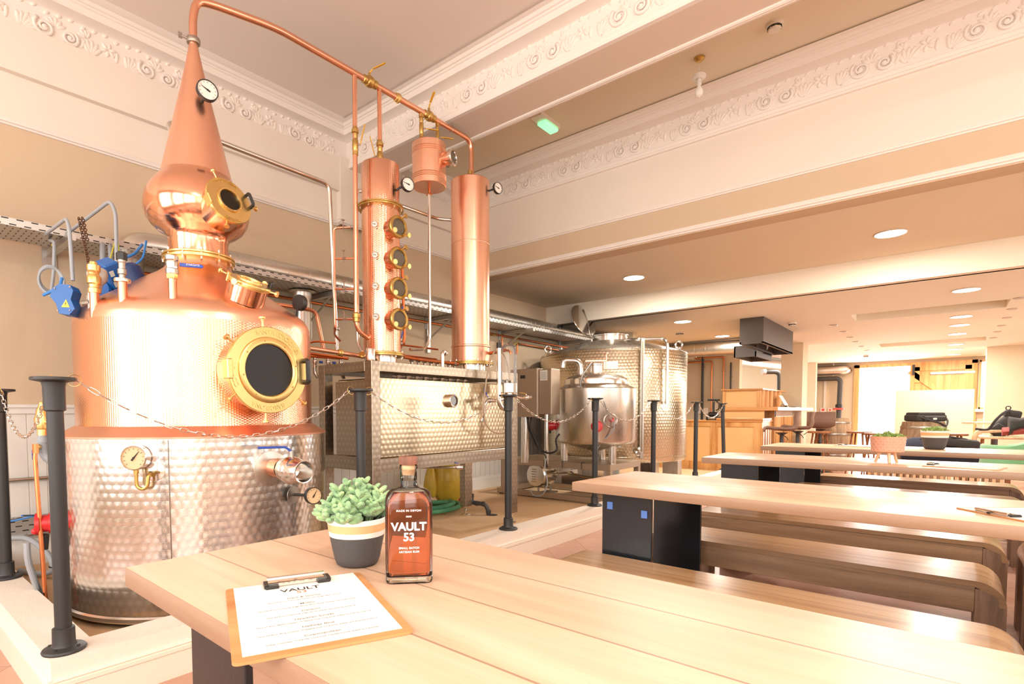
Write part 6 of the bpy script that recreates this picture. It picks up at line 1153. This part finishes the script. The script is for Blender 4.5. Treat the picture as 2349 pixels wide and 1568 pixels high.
for x in (.55, 1.2):
    for y in (8.9, 9.4): part(ac, 'leg', MB().cyl((x, y, 0), (x, y, .28), .014, .02, n=10), M['stool_wood'])
ch = thing('bentwood_chair', 'pale bentwood chair under the black backpack', 'chair', (.62, 10.7, 0)); m = MB()
for y in (10.45, 10.95): m.tube([(.36, y, 0), (.36, y, .70), (.40, y, .78), (.75, y, .80)], .022, 10, .09)
part(ch, 'bent_frame', m, M['pale_wood']); part(ch, 'seat', MB().box(.4, 10.42, .68, .95, 10.98, .72, .01), M['pale_wood'])
for x in (.45, .9):
    for y in (10.5, 10.9): part(ch, 'leg', MB().tube([(x, y, .68), (x+(.04 if x > .6 else -.04), y, 0)], .012, 8), M['stool_wood'])
tbl = thing('pale_side_table', 'pale round table top beyond the bentwood chair', 'table', (.62, 11.6, 0)); part(tbl, 'top', MB().lathe([(0, .90), (.38, .90), (.38, .87), (0, .87)], (.62, 11.6, 0), n=36), M['pale_wood']); part(tbl, 'pedestal', MB().cyl((.62, 11.6, 0), (.62, 11.6, .87), .04, n=14), M['charcoal'])
bp = thing('backpack', 'black backpack slumped on the bentwood chair', 'backpack', (.68, 10.65, .72)); Rk = Matrix.Rotation(.75, 3, 'Y')
part(bp, 'body', MB().obox((.66, 10.66, .86), (.2, .32, .34), Rk, .06, 3), M['fabric_black']); part(bp, 'top_lid', MB().obox((.74, 10.66, 1.02), (.17, .3, .12), Matrix.Rotation(.2, 3, 'Y'), .03, 2), M['fabric_black']); part(bp, 'front_pocket', MB().obox((.60, 10.5, .80), (.16, .1, .16), Rk, .03, 2), M['fabric_black'])
part(bp, 'shoulder_strap', MB().tube([(.70, 10.5, 1.08), (.64, 10.44, 1.05), (.55, 10.42, .93), (.50, 10.44, .80), (.36, 10.44, .82)], .016, 6, .06), M['fabric_black']); part(bp, 'haul_loop', MB().torus((.69, 10.55, 1.11), .025, .007, (.2, 1, 0), 16, 6), M['fabric_black'])
jk = thing('draped_jacket', 'black jacket with dusty red lining thrown beside the backpack', 'jacket', (.85, 10.1, .75)); m = MB()
rings = []
for i in range(7):
    t_ = i/6; rings.append([V(.66+.6*t_, 9.95+.06*math.sin(j*1.3+i), .86+.16*t_+.05*math.sin(j*PI/4)+.03*math.sin(i*2+j)) + V(0, .16*math.cos(j*PI/4), .06*math.sin(j*PI/4)) for j in range(8)])
m.loft(rings, True, None, True, True); part(jk, 'shell', m, M['fabric_black'], smooth=60); part(jk, 'lining', MB().loft([[V(.60+.55*i/5, 9.93+.1*math.cos(j*PI/3), .80+.07*i/5+.06*math.sin(j*PI/3)) for j in range(6)] for i in range(6)], True, None, True, True), M['fabric_red'], 'dusty red lining', 60)
nb = thing('duffel_bag', 'navy duffel bag on the slatted crate behind the farthest table', 'bag', (-.05, 7.5, .5)); m = MB()
m.lathe([(0, -.33), (.12, -.31), (.15, -.2), (.155, 0), (.15, .2), (.12, .31), (0, .33)], (-.02, 7.62, .64), (1, .12, 0), 20); part(nb, 'body', m, M['fabric_navy']); part(nb, 'top_flap', MB().obox((.16, 7.56, .74), (.28, .22, .09), Matrix.Rotation(.12, 3, 'Y'), .03, 2), M['fabric_black']); part(nb, 'strap', MB().tube([(-.2, 7.55, .76), (0, 7.45, .82), (.2, 7.5, .78)], .01, 6, .05), M['fabric_black'])
cr = thing('slatted_crate', 'pale slatted bench behind the farthest table', 'bench', (.1, 7.6, 0)); m = MB(); [m.box(-.6+k*.055, 7.35, .2, -.575+k*.055, 7.9, .44) for k in range(20)]; part(cr, 'slats', m, M['pale_wood']); part(cr, 'frame', MB().box(-.62, 7.37, .44, .52, 7.40, .47).box(-.62, 7.86, .44, .52, 7.89, .47).box(-.62, 7.37, 0, -.58, 7.41, .47).box(.48, 7.37, 0, .52, 7.41, .47), M['stool_wood'])

for x, y in ((1.6, -1.2), (3.2, -1.2), (1.6, 1.2), (3.2, 1.2)):  # unseen ceiling fill lamps, added to brighten the near bay
    L = bpy.data.lights.new('near_fill_light', 'AREA'); L.shape = 'DISK'; L.size = .3; L.energy = NEARW; L.color = (1, .94, .86); o = bpy.data.objects.new('near_fill_light', L); C.objects.link(o); o.location = (x, y, ZC-.02)
# ================================================================ world, camera, view
sc = bpy.context.scene
w = bpy.data.worlds.new('daylight'); sc.world = w; w.use_nodes = True
w.node_tree.nodes['Background'].inputs[0].default_value = (1, .98, .95, 1); w.node_tree.nodes['Background'].inputs[1].default_value = WORLDW
cam = bpy.data.cameras.new('camera'); cam.sensor_width = 36; cam.lens = 36*1246.949/2349; cam.shift_x = (1174.5-1081.073)/2349; cam.shift_y = (1005.190-784)/2349; cam.clip_start = .02
co = bpy.data.objects.new('camera', cam); C.objects.link(co)
yw, pt_, rl = math.radians(40.87673), math.radians(-2.70232), math.radians(-.198066)
f = V(-math.sin(yw), math.cos(yw), 0); ri = V(math.cos(yw), math.sin(yw), 0); up = V(0, 0, 1)
f2 = f*math.cos(pt_)+up*math.sin(pt_); u2 = -f*math.sin(pt_)+up*math.cos(pt_)
r2 = ri*math.cos(rl)+u2*math.sin(rl); u3 = -ri*math.sin(rl)+u2*math.cos(rl)
Mx = Matrix((r2, u3, -f2)).transposed().to_4x4(); Mx.translation = (0, 0, 1.07); co.matrix_world = Mx
sc.camera = co
sc.view_settings.view_transform = 'Standard'; sc.view_settings.look = 'None'; sc.view_settings.gamma = 1; sc.view_settings.use_curve_mapping = False; sc.view_settings.exposure = EXPO
sc.cycles.use_denoising = True; sc.cycles.max_bounces = 14; sc.cycles.diffuse_bounces = 4; sc.cycles.glossy_bounces = 4; sc.cycles.transmission_bounces = 14; sc.cycles.transparent_max_bounces = 8
sc.cycles.caustics_reflective = False; sc.cycles.caustics_refractive = False; sc.cycles.sample_clamp_indirect = 6
